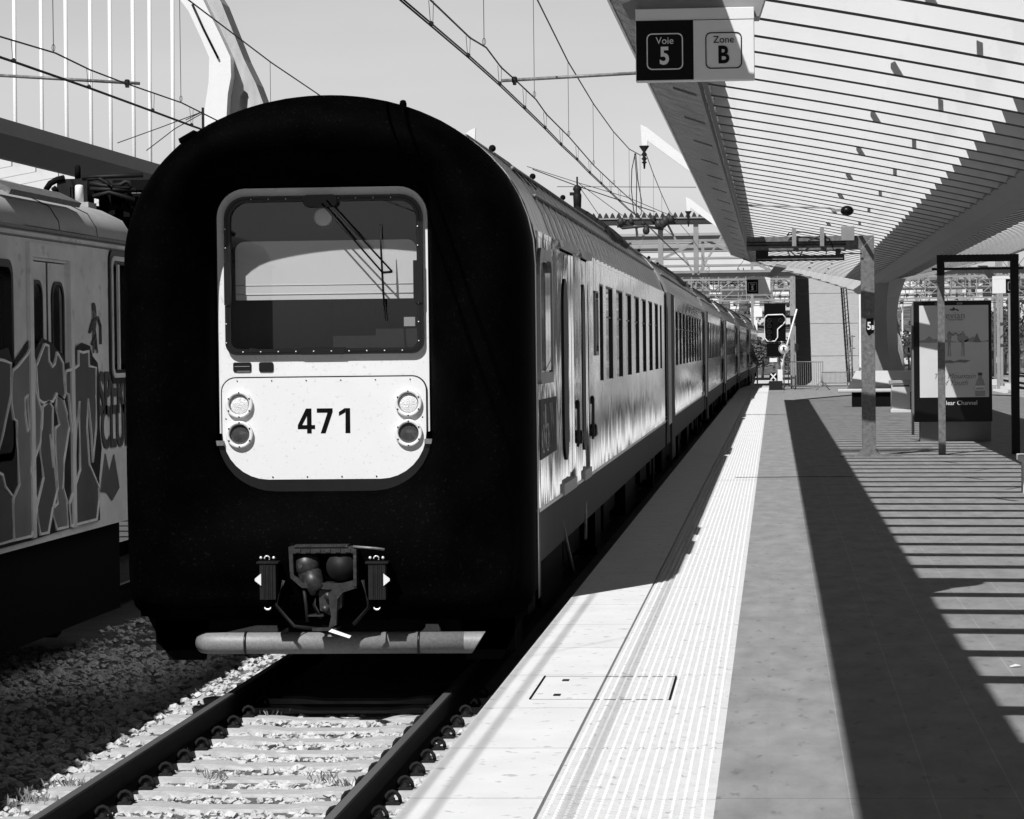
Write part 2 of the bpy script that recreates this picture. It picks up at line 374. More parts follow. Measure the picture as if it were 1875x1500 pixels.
# ================================================================== RAILWAY TRACK under the train
RZ = -.65; TC = -3.13; GH = .7475
def rail_mb(x, y0, y1, zt=RZ, flip=1, foot=True):
    m = MB()
    prof = [(-.075, zt - .172), (.075, zt - .172), (.075, zt - .160), (.012, zt - .145), (.009, zt - .05), (.036, zt - .036), (.036, zt - .006), (.028, zt), (-.028, zt), (-.036, zt - .006), (-.036, zt - .036), (-.009, zt - .05), (-.012, zt - .145), (-.075, zt - .160)]
    m.prism([(x + u, v) for u, v in prof], 'y', y0, y1); return m
def track(xc, y0, y1, label, near=None, half=GH, zt=RZ, nsl=0, group=None):
    t = thing('railway_track', (xc, y0, zt - .17), label, 'track', group)
    for s in (-1, 1):
        x = xc + s * (half + .036)
        r_ = rail_mb(x, y0, y1, zt).build('rail', 'rail', t)
        MB().box(x - .024, x + .026, y0, y1, zt - .002, zt + .0015).build('running_surface', 'railtop', r_)
    if near:
        proto = None; y = near[0]; i = 0
        while y < near[1]:
            if proto is None:
                m = MB()
                pr = [(-1.25, .0), (-1.25, .17), (-.45, .17), (-.3, .152), (.3, .152), (.45, .17), (1.25, .17), (1.25, .0)]
                vs = []; fs = []
                for yy, ins in ((-.13, .0), (-.10, 1), (.10, 1), (.13, .0)):
                    for u, v in pr: vs.append((xc + u, y + yy, zt - .172 - .17 + (v if ins else v * .55)))
                for a_ in range(3):
                    for k in range(7): fs.append((a_ * 8 + k, a_ * 8 + k + 1, a_ * 8 + 9 + k, a_ * 8 + 8 + k))
                m.add(vs, fs); so_ = m.build('sleeper', 'sleeper', t, (xc, y, zt - .172))
                for s in (-1, 1):
                    for q in (-1, 1):
                        x = xc + s * (half + .036) + q * .12
                        m = MB()
                        pts = [(x - q * .05, y - .055 + .0, zt - .155)]
                        for k in range(7):
                            a_ = math.pi * k / 6; pts.append((x + q * .005 + .045 * -math.cos(a_) * 1, y + .0, zt - .160 + .060 * math.sin(a_)))
                        pts.append((x + q * .055, y + .05, zt - .155))
                        m.tube(pts[1:-1], .012, 7); m.lathe([(.022, 0), (.022, .02), (.014, .022), (.014, .035)], (x + q * .005, y, zt - .172), 'z', 8)
                        m.box(x - .05, x + .05, y - .07, y + .07, zt - .173, zt - .160)
                        m.build('rail_clip', 'rail', so_)
                proto = so_; y_0 = y
            else:
                c_ = proto.copy(); COL.objects.link(c_); c_.parent = t; c_.location = proto.location + Vector((0, y - y_0, 0))
                for g in proto.children:
                    d_ = g.copy(); COL.objects.link(d_); d_.parent = c_
            y += .6
    elif nsl:
        m = MB().box(xc - 1.25, xc + 1.25, y0 + .3, y0 + .54, zt - .32, zt - .175); so_ = m.build('sleeper', 'sleeper', t, (xc, y0 + .4, zt - .2))
        for k in range(1, nsl):
            c_ = so_.copy(); COL.objects.link(c_); c_.parent = t; c_.location = so_.location + Vector((0, k * (y1 - y0) / nsl, 0))
    return t
track(TC, -2, 185, 'ballasted railway track with dark rails in front of the train numbered 471', near=(12.15, 23.4))
track(-7.7, 2, 60, 'shaded railway track beneath the graffiti covered carriage')
for k, xc in enumerate((10.1, 14.4, 19.2)):
    track(xc, 30, 260, ['railway track nearest the far side of the platform, beyond the advert', 'second railway track beyond the platform, right of the advert', 'outermost railway track at the right, beside the trees'][k], nsl=90, group='tracks beyond the platform')
# ballast stones: one heap nobody could count
def stones(boxes, seed):
    rnd = random.Random(seed); m = MB()
    base = [Vector(v).normalized() for v in ((1, 0, 0), (-1, 0, 0), (0, 1, 0), (0, -1, 0), (0, 0, 1), (0, 0, -1), (.7, .7, .5), (-.7, .6, .5), (.6, -.7, .5), (-.7, -.6, .4))]
    F = [(4, 6, 0), (4, 0, 8), (4, 8, 3), (4, 3, 9), (4, 9, 1), (4, 1, 7), (4, 7, 2), (4, 2, 6), (5, 0, 6), (5, 6, 2), (5, 2, 7), (5, 7, 1), (5, 1, 9), (5, 9, 3), (5, 3, 8), (5, 8, 0)]
    for x0, x1, y0, y1, z, n, cond in boxes:
        for _ in range(n):
            x, y = rnd.uniform(x0, x1), rnd.uniform(y0, y1)
            zz = z + rnd.uniform(-.02, .022)
            if cond == 'crib':
                u = ((y - 12.15) / .6 + .5) % 1 - .5
                if abs(u) < .215 and abs(x - TC) < 1.27:
                    if rnd.random() < .84: continue
                if abs(abs(x - TC) - GH - .036) < .16 and abs(u) < .3: continue
            r_ = rnd.choice((.012, .018, .024, .030, .036, .042)) * rnd.uniform(.8, 1.2)
            rm = Matrix.Rotation(rnd.uniform(0, 6.3), 3, 'Z') @ Matrix.Rotation(rnd.uniform(-.6, .6), 3, 'X')
            sx, sy, sz = rnd.uniform(.8, 1.5), rnd.uniform(.7, 1.1), rnd.uniform(.5, .95)
            vs = []
            for b in base:
                j = rnd.uniform(.75, 1.2); vs.append(rm @ Vector((b.x * sx * j, b.y * sy * j, b.z * sz * j)) * r_ + Vector((x, y, zz)))
            m.add(vs, F)
    return m
mb = stones([(TC - GH, TC + GH, 13.2, 22.0, -.872, 7000, 'crib'), (-4.9, TC - GH - .03, 13.5, 26.5, -.864, 4200, 'crib'), (TC + GH, -1.6, 13.2, 22, -.862, 2600, 'crib'),
             (-6.9, -4.75, 14, 27, -.85, 6500, None), (-6.4, -4.4, 27, 32, -.85, 800, None)], 3)
tag(mb.build('ballast', 'stone'), 'pale crushed stone ballast between and beside the rails', 'ballast', kind='stuff')
# weeds
rnd = random.Random(5); mb = MB()
for px, py, n in ((60, 1470, 60), (25, 1455, 50), (130, 1440, 40), (590, 1330 + 100, 26), (400, 1425, 26), (190, 1345, 22), (320, 1385, 14), (500, 1310, 18), (640, 1440, 20)):
    p = atZ(px, py, -.83)
    for _ in range(n):
        q = p + Vector((rnd.gauss(0, .06), rnd.gauss(0, .06), 0)); h = rnd.uniform(.025, .07); l = Vector((rnd.uniform(-.04, .04), rnd.uniform(-.04, .04), h))
        mb.add([q + Vector((-.002, 0, 0)), q + Vector((.003, 0, 0)), q + l + Vector((.001, 0, 0)), q + l * .6 + Vector((.008, 0, .005))], [(0, 1, 2), (1, 3, 2)])
tag(mb.build('grass', 'grass'), 'dry weeds sprouting in the ballast', 'grass', kind='stuff')

# ================================================================== MAIN TRAIN
TX = -3.165; HW = 1.455; ZR = 3.61
def roofpts(n=10, hw=HW, z0=2.42, z1=ZR):     # right half, from wall top to ridge
    P = []
    for k in range(n + 1):
        a = math.pi / 2 * k / n; P.append((hw * math.cos(a) ** .98, z0 + (z1 - z0) * math.sin(a) ** .93))
    return P
def loft_x(rows, ys):                           # rows: list of profile (x,z) lists, one per y
    vs = []; n = len(rows[0])
    for P, y in zip(rows, ys): vs += [(u, y, v) for u, v in P]
    fs = [(i * n + k, i * n + k + 1, (i + 1) * n + k + 1, (i + 1) * n + k) for i in range(len(rows) - 1) for k in range(n - 1)]
    return vs, fs
def wall_holes(m, x, ylo, yhi, zlo, zhi, holes, depth):
    ys = sorted({ylo, yhi} | {h[0] for h in holes} | {h[1] for h in holes}); zs = sorted({zlo, zhi} | {h[2] for h in holes} | {h[3] for h in holes})
    for i in range(len(ys) - 1):
        for j in range(len(zs) - 1):
            cy, cz = (ys[i] + ys[i + 1]) / 2, (zs[j] + zs[j + 1]) / 2
            if any(h[0] < cy < h[1] and h[2] < cz < h[3] for h in holes): continue
            m.add([(x, ys[i], zs[j]), (x, ys[i + 1], zs[j]), (x, ys[i + 1], zs[j + 1]), (x, ys[i], zs[j + 1])], [(0, 1, 2, 3)])
    for a, b, c, d in holes:
        m.add([(x, a, c), (x, b, c), (x, b, d), (x, a, d), (x - depth, a, c), (x - depth, b, c), (x - depth, b, d), (x - depth, a, d)],
              [(0, 4, 5, 1), (1, 5, 6, 2), (2, 6, 7, 3), (3, 7, 4, 0)])
XS = TX + HW                                    # side plane
ZB, ZS, ZT = .42, .62, 2.63
def carriage(name, y0, y1, label, windows, doors, cabdoor=None, group='coupled stainless steel carriages of the train'):
    t = thing(name, (TX, y0, RZ), label, 'railway carriage', group)
    holes = [(a, b, 1.47, 2.42) for a, b in windows]
    for d0, d1 in doors: holes.append((d0, d1, ZS, 2.60))
    if cabdoor: holes.append((cabdoor[0], cabdoor[1], 1.63, 2.44))
    m = MB(); wall_holes(m, XS, y0, y1, ZS, ZT, holes, .018)
    m.add([(TX - HW, y0, ZB), (TX - HW, y1, ZB), (TX - HW, y1, ZT), (TX - HW, y0, ZT)], [(0, 1, 2, 3)])
    P = [q for q in roofpts(14) if q[1] > 2.64]; P = [(HW, 2.63)] + P; prof = [(TX + u, v) for u, v in P] + [(TX - u, v) for u, v in P[::-1][1:]]
    for yy in (y0, y1): m.add([(u, yy, v) for u, v in prof] + [(TX - HW, yy, ZB), (XS, yy, ZB)], [tuple(range(len(prof) + 2))])
    m.box(XS - .03, XS + .004, y0 + .02, y1, ZT - .02, ZT + .02)
    m.build('body_shell', 'steel', t)
    vs, fs = loft_x([prof, prof], [y0, y1]); m = MB().add(vs, fs, True)
    m.build('roof', 'steelroof', t)
    # roof mouldings: seams across, rails along
    m = MB()
    for z_i in (3, 5, 8, 10):
        u, v = P[z_i]; m.tube([(TX + u + .012, y0 + 1.6, v + .012), (TX + u + .012, y1 - .9, v + .012)], .017, 5)
    yy = y0 + 1.6
    while yy < y1 - .8:
        for k in range(len(P) - 1):
            (u0, v0), (u1, v1) = P[k], P[k + 1]
            m.add([(TX + u0 + .01, yy, v0 + .006), (TX + u1 + .01, yy, v1 + .012), (TX + u1 + .01, yy + .15, v1 + .012), (TX + u0 + .01, yy + .15, v0 + .01)], [(0, 1, 2, 3)])
        yy += .72
    m.build('roof_seams', 'galv', t)
    rnd = random.Random(int(y0))
    for k in range(2):
        yc = y0 + 14.5 + k * 2.1; m = MB()
        for i in range(4, 8):
            (u0, v0), (u1, v1) = P[i], P[i + 1]
            m.add([(TX + u0 + .05, yc, v0 + .05), (TX + u1 + .04, yc, v1 + .06), (TX + u1 + .04, yc + 1.6, v1 + .06), (TX + u0 + .05, yc + 1.6, v0 + .05),
                   (TX + u0, yc, v0), (TX + u1, yc, v1), (TX + u1, yc + 1.6, v1), (TX + u0, yc + 1.6, v0)], [(0, 1, 2, 3), (0, 4, 5, 1), (3, 2, 6, 7), (0, 3, 7, 4)])
        m.build('roof_vent', 'galvdark', t)
    for yy in [y0 + 1.5 + k * 4.1 for k in range(6)]:
        u, v = P[7]; MB().ball((TX + u + .02, yy + .8, v + .03), .03, n=5).build('roof_knob', 'under', t)
    # windows: frame reveal + pane
    for a, b in windows:
        f = MB().box(XS - .022, XS - .0185, a - .01, b + .01, 1.46, 2.43).build('window', 'darkglass', t)
        m = MB(); m.box(XS - .018, XS + .003, b - .09, b + .004, 1.465, 2.425); m.box(XS - .018, XS + .001, a, b - .09, 2.405, 2.425); m.build('window_seal', 'gasket', f)
        if b - a > .9: MB().box(XS - .018, XS - .014, a, b - .09, 2.10, 2.115).build('window_bar', 'gasket', f)
    for i, (d0, d1) in enumerate(doors):
        dd = MB().box(XS - .05, XS - .020, d0 + .012, d1 - .012, .70, 2.585).build('door', 'steel', t)
        wdt = min(.52, (d1 - d0) * .42); c_ = (d0 + d1) / 2
        m = MB(); m.prism([(XS + 0, 0)] * 0 or rrect(c_, 1.62, wdt, 1.5, wdt * .48), 'x', XS - .035, XS - .008); m.build('door_window', 'black', dd)
        m = MB(); m.box(XS - .02, XS + .035, d0 - .05, d1 + .05, 2.60, 2.66); m.build('door_canopy', 'trim', t)
        m = MB(); m.box(XS - .05, XS + .02, d0 + .05, d1 - .05, ZS - .01, .70); m.build('door_step', 'palecon', t)
        m = MB(); m.tube([(XS + .02, d1 + .05, .95), (XS + .03, d1 + .05, .98), (XS + .03, d1 + .05, 1.32), (XS + .02, d1 + .05, 1.35)], .014, 5); m.build('hand_rail', 'gasket', t)
        m = MB(); m.lathe([(.06, 0), (.06, .03), (.045, .04)], (XS, d1 + .5, 1.02), 'x', 12); m.lathe([(.035, 0), (.035, .02)], (XS, d1 + .42, 1.3), 'x', 10); m.build('door_button', 'gasket', t)
    if cabdoor:
        a, b = cabdoor
        f = MB().box(XS - .024, XS - .0185, a - .01, b + .01, 1.62, 2.45).build('cab_window', 'darkglass', t)
        m = MB(); m.ring(rrect((a + b) / 2, 2.035, b - a + .22, 1.0, .2, .08), rrect((a + b) / 2, 2.035, b - a + .04, .84, .16, .05), 'x', XS - .04, XS + .015); m.build('cab_window_frame', 'trim', t)
    # sills, skirts, underframe
    m = MB(); m.box(XS - .06, XS - .004, y0, y1, ZB - .18, ZS - .006); m.build('skirt', 'skirt', t)
    m = MB(); m.box(XS - .06, XS + .006, y0, y1, ZS - .012, ZS + .012); m.build('sill_moulding', 'chrome', t)
    m = MB(); rnd = random.Random(11)
    yy = y0 + 1.2
    while yy < y1 - 1:
        l = rnd.uniform(.5, 2.0); m.box(TX - 1.2, XS - .10 - rnd.uniform(0, .15), yy, yy + l, -.35 + rnd.uniform(0, .25), ZB - .1); yy += l + rnd.uniform(.05, .4)
    m.box(TX - 1.25, TX + 1.1, y0 + .8, y1 - .5, .0, ZS - .02)
    for bc in (y0 + 3.6, y1 - 3.6):
        for s in (-1.25, 1.25):
            for sx in (-GH - .04, GH + .04):
                m.lathe([(.1, -.06), (.46, -.06), (.46, .06), (.1, .06)], (TX + sx, bc + s, RZ + .465), 'x', 20)
        m.box(TX - 1.1, TX + 1.1, bc - 1.7, bc + 1.7, -.35, .05)
    m.build('underframe', 'under', t)
    return t
W1 = [(31.3 + 2.12 * k, 32.6 + 2.12 * k) for k in range(8)]
c1 = carriage('railway_carriage', 22.15, 48.0, 'front stainless steel carriage with black rubber nose, white centre door and number 471', [(30.15, 30.75)] + W1[:7] + [(46.1, 46.8)],
              [(24.55, 26.2), (27.25, 28.35)], cabdoor=(22.4, 23.5))
# front side details of the first carriage: logo box, vent plate
m = MB(); m.prism([(22.32, .98), (23.95, 1.00), (23.95, 1.42), (22.32, 1.42)], 'x', XS, XS + .006); lg = m.build('logo_plate', 'skirt', c1)
def loop(cy, cz, ry, rz_, a0=0, a1=360, n=20): return [(cy + ry * math.cos(R(a0 + (a1 - a0) * k / n)), cz + rz_ * math.sin(R(a0 + (a1 - a0) * k / n))) for k in range(n + 1)]
m = MB()
for pts in (loop(22.52, 1.13, .11, .10), [(22.52, 1.23), (22.55, 1.33)], loop(22.92, 1.13, .13, .10), [(22.78, 1.2), (22.74, 1.38)], [(23.2, 1.38), (23.38, 1.23), (23.2, 1.05)], [(23.36, 1.38), (23.55, 1.22), (23.36, 1.05)]):
    m.tube([(XS + .008, u, v) for u, v in pts], .008, 4)
m.build('logo_outline', 'chrome', lg)
m = MB(); m.ring(rrect(29.55, 2.03, .5, .62, .03), rrect(29.55, 2.03, .34, .46, .02), 'x', XS, XS + .012)
m.build('vent_plate', 'trim', c1)
m = MB()
for k in range(4):
    for z in (1.76, 2.27): m.box(XS + .006, XS + .014, 29.38 + k * .1, 29.43 + k * .1, z, z + .05)
m.build('vent_slots', 'under', c1)
MB().tube([(XS - .02, 24.7, .42), (XS + .03, 25.3, -.05)], .018, 5).build('step_stay', 'galv', c1); MB().tube([(XS - .02, 27.9, .42), (XS + .02, 27.2, .1)], .015, 5).build('step_stay', 'galv', c1)
# gangway to the next carriage
def gangway(t, y):
    m = MB(); P = roofpts(10, HW - .08, 2.6, 3.45); prof = [(TX + u, v) for u, v in P] + [(TX - u, v) for u, v in P[::-1][1:]] + [(TX - HW + .08, -.05), (XS - .08, -.05)]
    n = len(prof); 
    for i in range(6):
        a = y + i * .12; sc_ = 1 if i % 2 else .965
        q = [(TX + (u - TX) * sc_, 1.7 + (v - 1.7) * sc_) for u, v in prof]; m.prism(q, 'y', a, a + .12)
    m.build('gangway_bellows', 'rubber', t)
gangway(c1, 48.0)
c2 = carriage('railway_carriage', 48.72, 74.5, 'second carriage, stainless steel, with grey end door behind the first', [(53.4 + 2.12 * k, 54.7 + 2.12 * k) for k in range(9)], [(72.9, 74.2)])
m = MB(); m.box(XS - .02, XS + .03, 48.75, 50.2, .55, 2.66); m.build('end_door_panel', 'trim', c2)
m = MB(); m.box(XS - .02, XS + .028, 50.3, 51.9, -.05, 2.66); m.build('end_panel', 'skirt', c2)
m = MB(); m.box(XS - .02, XS + .034, 51.4, 51.9, .9, 2.2); m.build('end_window', 'gasket', c2)
gangway(c2, 74.5)
words = ['third', 'fourth', 'fifth', 'sixth']
for k in range(4):
    dy = 26.45 * (k + 1); c_ = dup(c2, Vector(c2.location) + Vector((0, dy, 0)), '%s carriage of the stainless steel train, counted from the nose' % words[k])
    bend = (48.72 + dy + 13 - 90) if 48.72 + dy + 13 > 90 else 0
    c_.location.x += bend * bend / 14000.; c_.rotation_euler = (0, 0, -bend / 7000.)
# ---- nose
YP = 21.65
def smooth_outline(n=96):
    P = roofpts(16, HW, 2.40, 3.615); right = [(u, v) for u, v in P]
    pts = right + [(-u, v) for u, v in right[::-1][1:]]
    pts += [(-HW, 1.6), (-HW, .8), (-HW, .15)] + [(-HW + .18 * (1 - math.cos(R(a))), .1 - .22 * math.sin(R(a))) for a in (20, 50, 90)]
    pts += [(HW - .18 * (1 - math.cos(R(a))), .1 - .22 * math.sin(R(a))) for a in (90, 50, 20)] + [(HW, .15), (HW, .8), (HW, 1.6)]
    return pts
def rad_hit(poly, cx, cz, a):
    dx, dz = math.cos(a), math.sin(a); best = None
    for i in range(len(poly)):
        x1, z1 = poly[i]; x2, z2 = poly[(i + 1) % len(poly)]; x1 -= cx; x2 -= cx; z1 -= cz; z2 -= cz
        ex, ez = x2 - x1, z2 - z1; den = dx * ez - dz * ex
        if abs(den) < 1e-9: continue
        t = (x1 * ez - z1 * ex) / den; u = (x1 * dz - z1 * dx) / den
        if t > 0 and -1e-6 <= u <= 1 + 1e-6: best = t if best is None else max(best, t)
    return best
OUT = smooth_outline(); PCX, PCZ = -0.031, 1.887; PW, PH = 1.53, 2.16
INN = rrect(PCX, PCZ, PW, PH, .22, .42, 8)
NA = 144; CX_, CZ_ = 0.0, 1.75
prof_t = [(0, 0), (.02, -.06), (.08, -.16), (.18, -.27), (.30, -.37), (.42, -.445), (.54, -.48), (.66, -.475), (.77, -.43), (.86, -.35), (.93, -.24), (.975, -.12), (1.0, .02), (1.0, .30), (.975, .36)]
vs = []; fs = []
for t_, dy in prof_t:
    for k in range(NA):
        a = 2 * math.pi * (k + .5) / NA
        ro, ri = rad_hit(OUT, CX_, CZ_, a), rad_hit(INN, CX_, CZ_, a)
        r_ = ri + (ro - ri) * t_
        x, z = CX_ + r_ * math.cos(a), CZ_ + r_ * math.sin(a)
        low = max(0., min(1., (.9 - z) / 1.0)); d2 = dy * (1 - .55 * low) if t_ < .8 else dy * (1 - .3 * low)
        vs.append((TX + x, YP + d2 - .10 * low * (t_ < .9), z))
L = len(prof_t)
for i in range(L - 1):
    for k in range(NA):
        j = (k + 1) % NA; fs.append((i * NA + k, i * NA + j, (i + 1) * NA + j, (i + 1) * NA + k))
m = MB().add(vs, fs, True); m.build('nose_surround', 'rubber', c1)
# steel corner bands just behind the rubber
P = roofpts(12, HW + .004, 2.40, 3.615); prof = [(TX + u, v) for u, v in P] + [(TX - u, v) for u, v in P[::-1][1:]]; prof = [(XS + .004, .0)] + prof + [(TX - HW - .004, .0)]
vs_, fs_ = loft_x([prof, prof], [21.98, 22.06]); MB().add(vs_, fs_, True).build('corner_band', 'chrome', c1)
prof2 = [(TX + (u - TX) * .995, v - .01) for u, v in prof]
vs_, fs_ = loft_x([prof2, prof2], [22.0, 22.3]); MB().add(vs_, fs_, True).build('corner_gap', 'black', c1)
# smooth front roof sheet
# ---- white centre door
X0 = TX - .031
def off(P): return [(X0 + u, v) for u, v in P]
m = MB(); m.prism(off(rrect(0, PCZ, PW - .02, PH - .02, .21, .41, 8)), 'y', YP - .01, YP + .05); door = m.build('centre_door', 'white', c1)
# lower black curved band + number hatch
HZ0, HZ1 = .884, 1.608; HWd = 1.462
m = MB(); m.prism(off(rrect(0, (HZ0 + HZ1) / 2, HWd, HZ1 - HZ0, .10, .33, 8)), 'y', YP - .028, YP - .012)
hatch = m.build('number_hatch', 'white', door)
m = MB(); m.ring(off(rrect(0, (HZ0 + HZ1) / 2, HWd + .018, HZ1 - HZ0 + .018, .108, .34, 8)), off(rrect(0, (HZ0 + HZ1) / 2, HWd, HZ1 - HZ0, .10, .33, 8)), 'y', YP - .020, YP - .011); m.build('hatch_seal', 'gasket', hatch)
# black U-shaped band round the foot of the door
o_ = rrect(0, 1.887, PW + .02, PH + .03, .22, .43, 8); i_ = rrect(0, 1.885 + .035, PW - .06, PH - .06, .2, .36, 8)
def cut(Pl, z): return [(X0 + u, v) for u, v in Pl if v < z]
oo = [(X0 + PW / 2 + .01, 1.13)] ; lo = [p for p in rrect(0, 1.887, PW + .02, PH + .03, .22, .43, 8)[18:36]]
li = [p for p in rrect(0, (HZ0 + HZ1) / 2 , HWd + .01, HZ1 - HZ0 + .01, .1, .335, 8)[18:36]]
poly = [(X0 + lo[0][0], 1.13)] + [(X0 + u, v) for u, v in lo] + [(X0 + lo[-1][0], 1.13)] + [(X0 + li[-1][0], 1.13)] + [(X0 + u, v) for u, v in li[::-1]] + [(X0 + li[0][0], 1.13)]
k = len(poly) // 2
vv = [(u, YP - .034, v) for u, v in poly[:k]] + [(u, YP - .034, v) for u, v in poly[k:][::-1]]
vv += [(u, YP - .012, v) for u, v in poly[:k]] + [(u, YP - .012, v) for u, v in poly[k:][::-1]]
ff = []
for i in range(k - 1): ff += [(i, i + 1, k + i + 1, k + i), (i, 2 * k + i, 2 * k + i + 1, i + 1), (k + i, k + i + 1, 3 * k + i + 1, 3 * k + i)]
m = MB().add(vv, ff); m.build('foot_seal', 'gasket', door)
m = MB()
for s in (-1, 1): m.box(X0 + s * .755 - .035, X0 + s * .755 + .035, YP - .06, YP - .012, 1.13, 1.165)
m.build('door_latch', 'galv', door)
# lamps
for sx in (-1, 1):
    for zz, mt, nm in ((1.42, 'lens', 'headlight'), (1.207, 'reddark', 'tail_light')):
        c = (X0 + sx * .606, YP - .028, zz)
        m = MB(); m.lathe([(.098, 0), (.098, -.024), (.094, -.030), (.074, -.030), (.072, -.012), (.070, .012)], c, 'y', 36); h = m.build('%s_bezel' % nm, 'white', hatch)
        m = MB(); m.lathe([(.0705, -.004), (.060, -.010), (.035, -.015), (.003, -.017)], c, 'y', 32); m.build(nm, mt, h)
        m = MB()
        for k in range(6):
            a = R(30 + 60 * k); m.lathe([(.006, -.03), (.006, -.034), (.003, -.036)], (c[0] + .086 * math.cos(a), c[1], c[2] + .086 * math.sin(a)), 'y', 8)
        m.build('bezel_screw', 'galvdark', h)
m = MB()
for k in range(6): m.lathe([(.005, -.03), (.005, -.032), (.002, -.034)], (X0 - .62 + k * .248, YP, 1.588), 'y', 6); m.lathe([(.006, -.03), (.006, -.032), (.002, -.034)], (X0 - .62 + k * .248, YP, .902 + (.03 if k in (0, 5) else 0)), 'y', 6)
for z in (1.05, 1.32): 
    for s in (-1, 1): m.lathe([(.005, -.03), (.005, -.032), (.002, -.034)], (X0 + s * .705, YP, z), 'y', 6)
m.build('hatch_screw', 'galvdark', hatch)
m = MB(); U_ = .001034; nx, nz = X0 - 182 * U_, 1.210
for Pg in ([(64, 0), (96, 0), (96, 172), (64, 172)], [(96, 30), (120, 30), (120, 58), (96, 58)], [(0, 30), (64, 30), (64, 58), (0, 58)], [(0, 58), (31, 58), (64, 120), (64, 172), (58, 172)],
           [(133, 172), (243, 172), (243, 146), (207, 142), (133, 142)], [(207, 142), (243, 146), (192, 0), (158, 0)], [(330, 0), (364, 0), (364, 172), (332, 172)], [(286, 118), (330, 142), (332, 172), (326, 172), (286, 146)]):
    m.add([(nx + u * U_, YP - .0295, nz + v * U_) for u, v in Pg], [tuple(range(len(Pg)))])
m.build('fleet_number', 'signblack', hatch)
# vents above the hatch
m = MB(); m.prism(off(rrect(-.585, 1.687, .13, .068, .012)), 'y', YP - .018, YP - .010); v1 = m.build('grab_recess', 'gasket', door)
m = MB(); m.box(X0 - .64, X0 - .53, YP - .022, YP - .017, 1.690, 1.694); m.box(X0 - .62, X0 - .53, YP - .022, YP - .017, 1.656, 1.660); m.build('recess_lip', 'chrome', v1)
m = MB(); m.prism(off(rrect(-.412, 1.686, .104, .07, .015)), 'y', YP - .018, YP - .010); m.build('grab_recess', 'gasket', door)
# windscreen
WX, WZ, WW, WH = 0.012, 2.336, 1.42, 1.128
m = MB(); m.ring(off(rrect(WX, WZ, WW, WH, .16, .085, 8)), off(rrect(WX, WZ, WW - .085, WH - .085, .13, .06, 8)), 'y', YP - .05, YP - .008); ws = m.build('windscreen_frame', 'gasket', door)
m = MB(); m.ring(off(rrect(WX, WZ, WW - .04, WH - .04, .145, .07, 8)), off(rrect(WX, WZ, WW - .048, WH - .048, .142, .067, 8)), 'y', YP - .054, YP - .049); m.build('frame_edge', 'galvdark', ws)
m = MB(); n = 0
for k in range(10): n += 1; m.lathe([(.0055, -.054), (.0055, -.058), (.002, -.060)], (X0 - .57 + k * .1267, YP, WZ - WH / 2 + .022), 'y', 8)
for k in range(9): m.lathe([(.0045, -.054), (.0045, -.058), (.002, -.060)], (X0 - .5 + k * .125, YP, WZ + WH / 2 - .022), 'y', 8)
for k in range(7):
    for s in (-1, 1): m.lathe([(.0055, -.054), (.0055, -.058), (.002, -.060)], (X0 + s * (WW / 2 - .021), YP, 1.86 + k * .135), 'y', 8)
m.build('frame_bolt', 'bolt', ws)
for e in ((X0 - .155, X0 + .155, YP - .0535, YP - .05, WZ - WH / 2 - .002, WZ - WH / 2 + .05), (X0 - .70, X0 - .655, YP - .064, YP - .05, 2.13, 2.43), (X0 + .655, X0 + .72, YP - .064, YP - .05, 2.13, 2.43)): MB().box(*e).build('frame_joint', 'gasket', ws)
MB().add([(u, YP - .013, v) for u, v in off(rrect(WX, WZ, WW - .07, WH - .07, .135, .065, 8))], [tuple(range(36))]).build('windscreen', 'cabglass', ws)
# cab behind the glass: hole in the door is read through the glass, so the cabin box sits just in front of the door leaf
door.data.materials.clear(); door.data.materials.append(M['white'])
# cut the opening out of the door leaf
dm = MB(); dm.ring(off(rrect(0, PCZ, PW - .02, PH - .02, .21, .41, 8)), off(rrect(WX, WZ, WW - .05, WH - .05, .14, .07, 8)), 'y', YP - .01, YP + .05)
tmp = dm.build('tmp', 'white', c1); door.data = tmp.data; bpy.data.objects.remove(tmp)
m = MB(); x0_, x1_, z0_, z1_ = X0 - .80, X0 + .80, 1.72, 2.93; y0_, y1_ = YP + .052, YP + .47
m.add([(x0_, y0_, z0_), (x1_, y0_, z0_), (x1_, y0_, z1_), (x0_, y0_, z1_), (x0_, y1_, z0_), (x1_, y1_, z0_), (x1_, y1_, z1_), (x0_, y1_, z1_)], [(4, 5, 6, 7), (0, 4, 7, 3), (1, 2, 6, 5), (3, 7, 6, 2), (0, 1, 5, 4)])
m.build('cab_interior', 'cabin', c1)
m = MB(); m.prism(off(rrect(.005, 2.375, 1.31, .42, .07, .01, 6)), 'y', YP + .13, YP + .145)
m.tube([(X0 - .65, YP + .128, 2.205), (X0 + .65, YP + .128, 2.205)], .004, 6); m.tube([(X0 - .65, YP + .128, 2.27), (X0 + .65, YP + .128, 2.27)], .003, 6)
m.build('cab_blind', 'blind', c1)
m = MB(); m.lathe([(.088, .03), (.088, 0), (.074, -.012), (.07, 0), (.05, .02), (.02, .04)], (X0 + .0, YP + .06, 2.75), 'y', 32); tl = m.build('top_headlight', 'galvdark', c1)
m = MB(); m.lathe([(.068, .0), (.055, -.006), (.003, -.012)], (X0, YP + .052, 2.75), 'y', 28); m.build('lamp_glass', 'blind', tl)
m = MB(); m.box(X0 - .62, X0 + .62, YP + .10, YP + .45, 1.76, 1.80); m.box(X0 - .28, X0 + .32, YP + .095, YP + .10, 1.80, 1.806); m.box(X0 + .35, X0 + .66, YP + .2, YP + .45, 1.8, 1.95); m.build('desk', 'galvdark', c1)
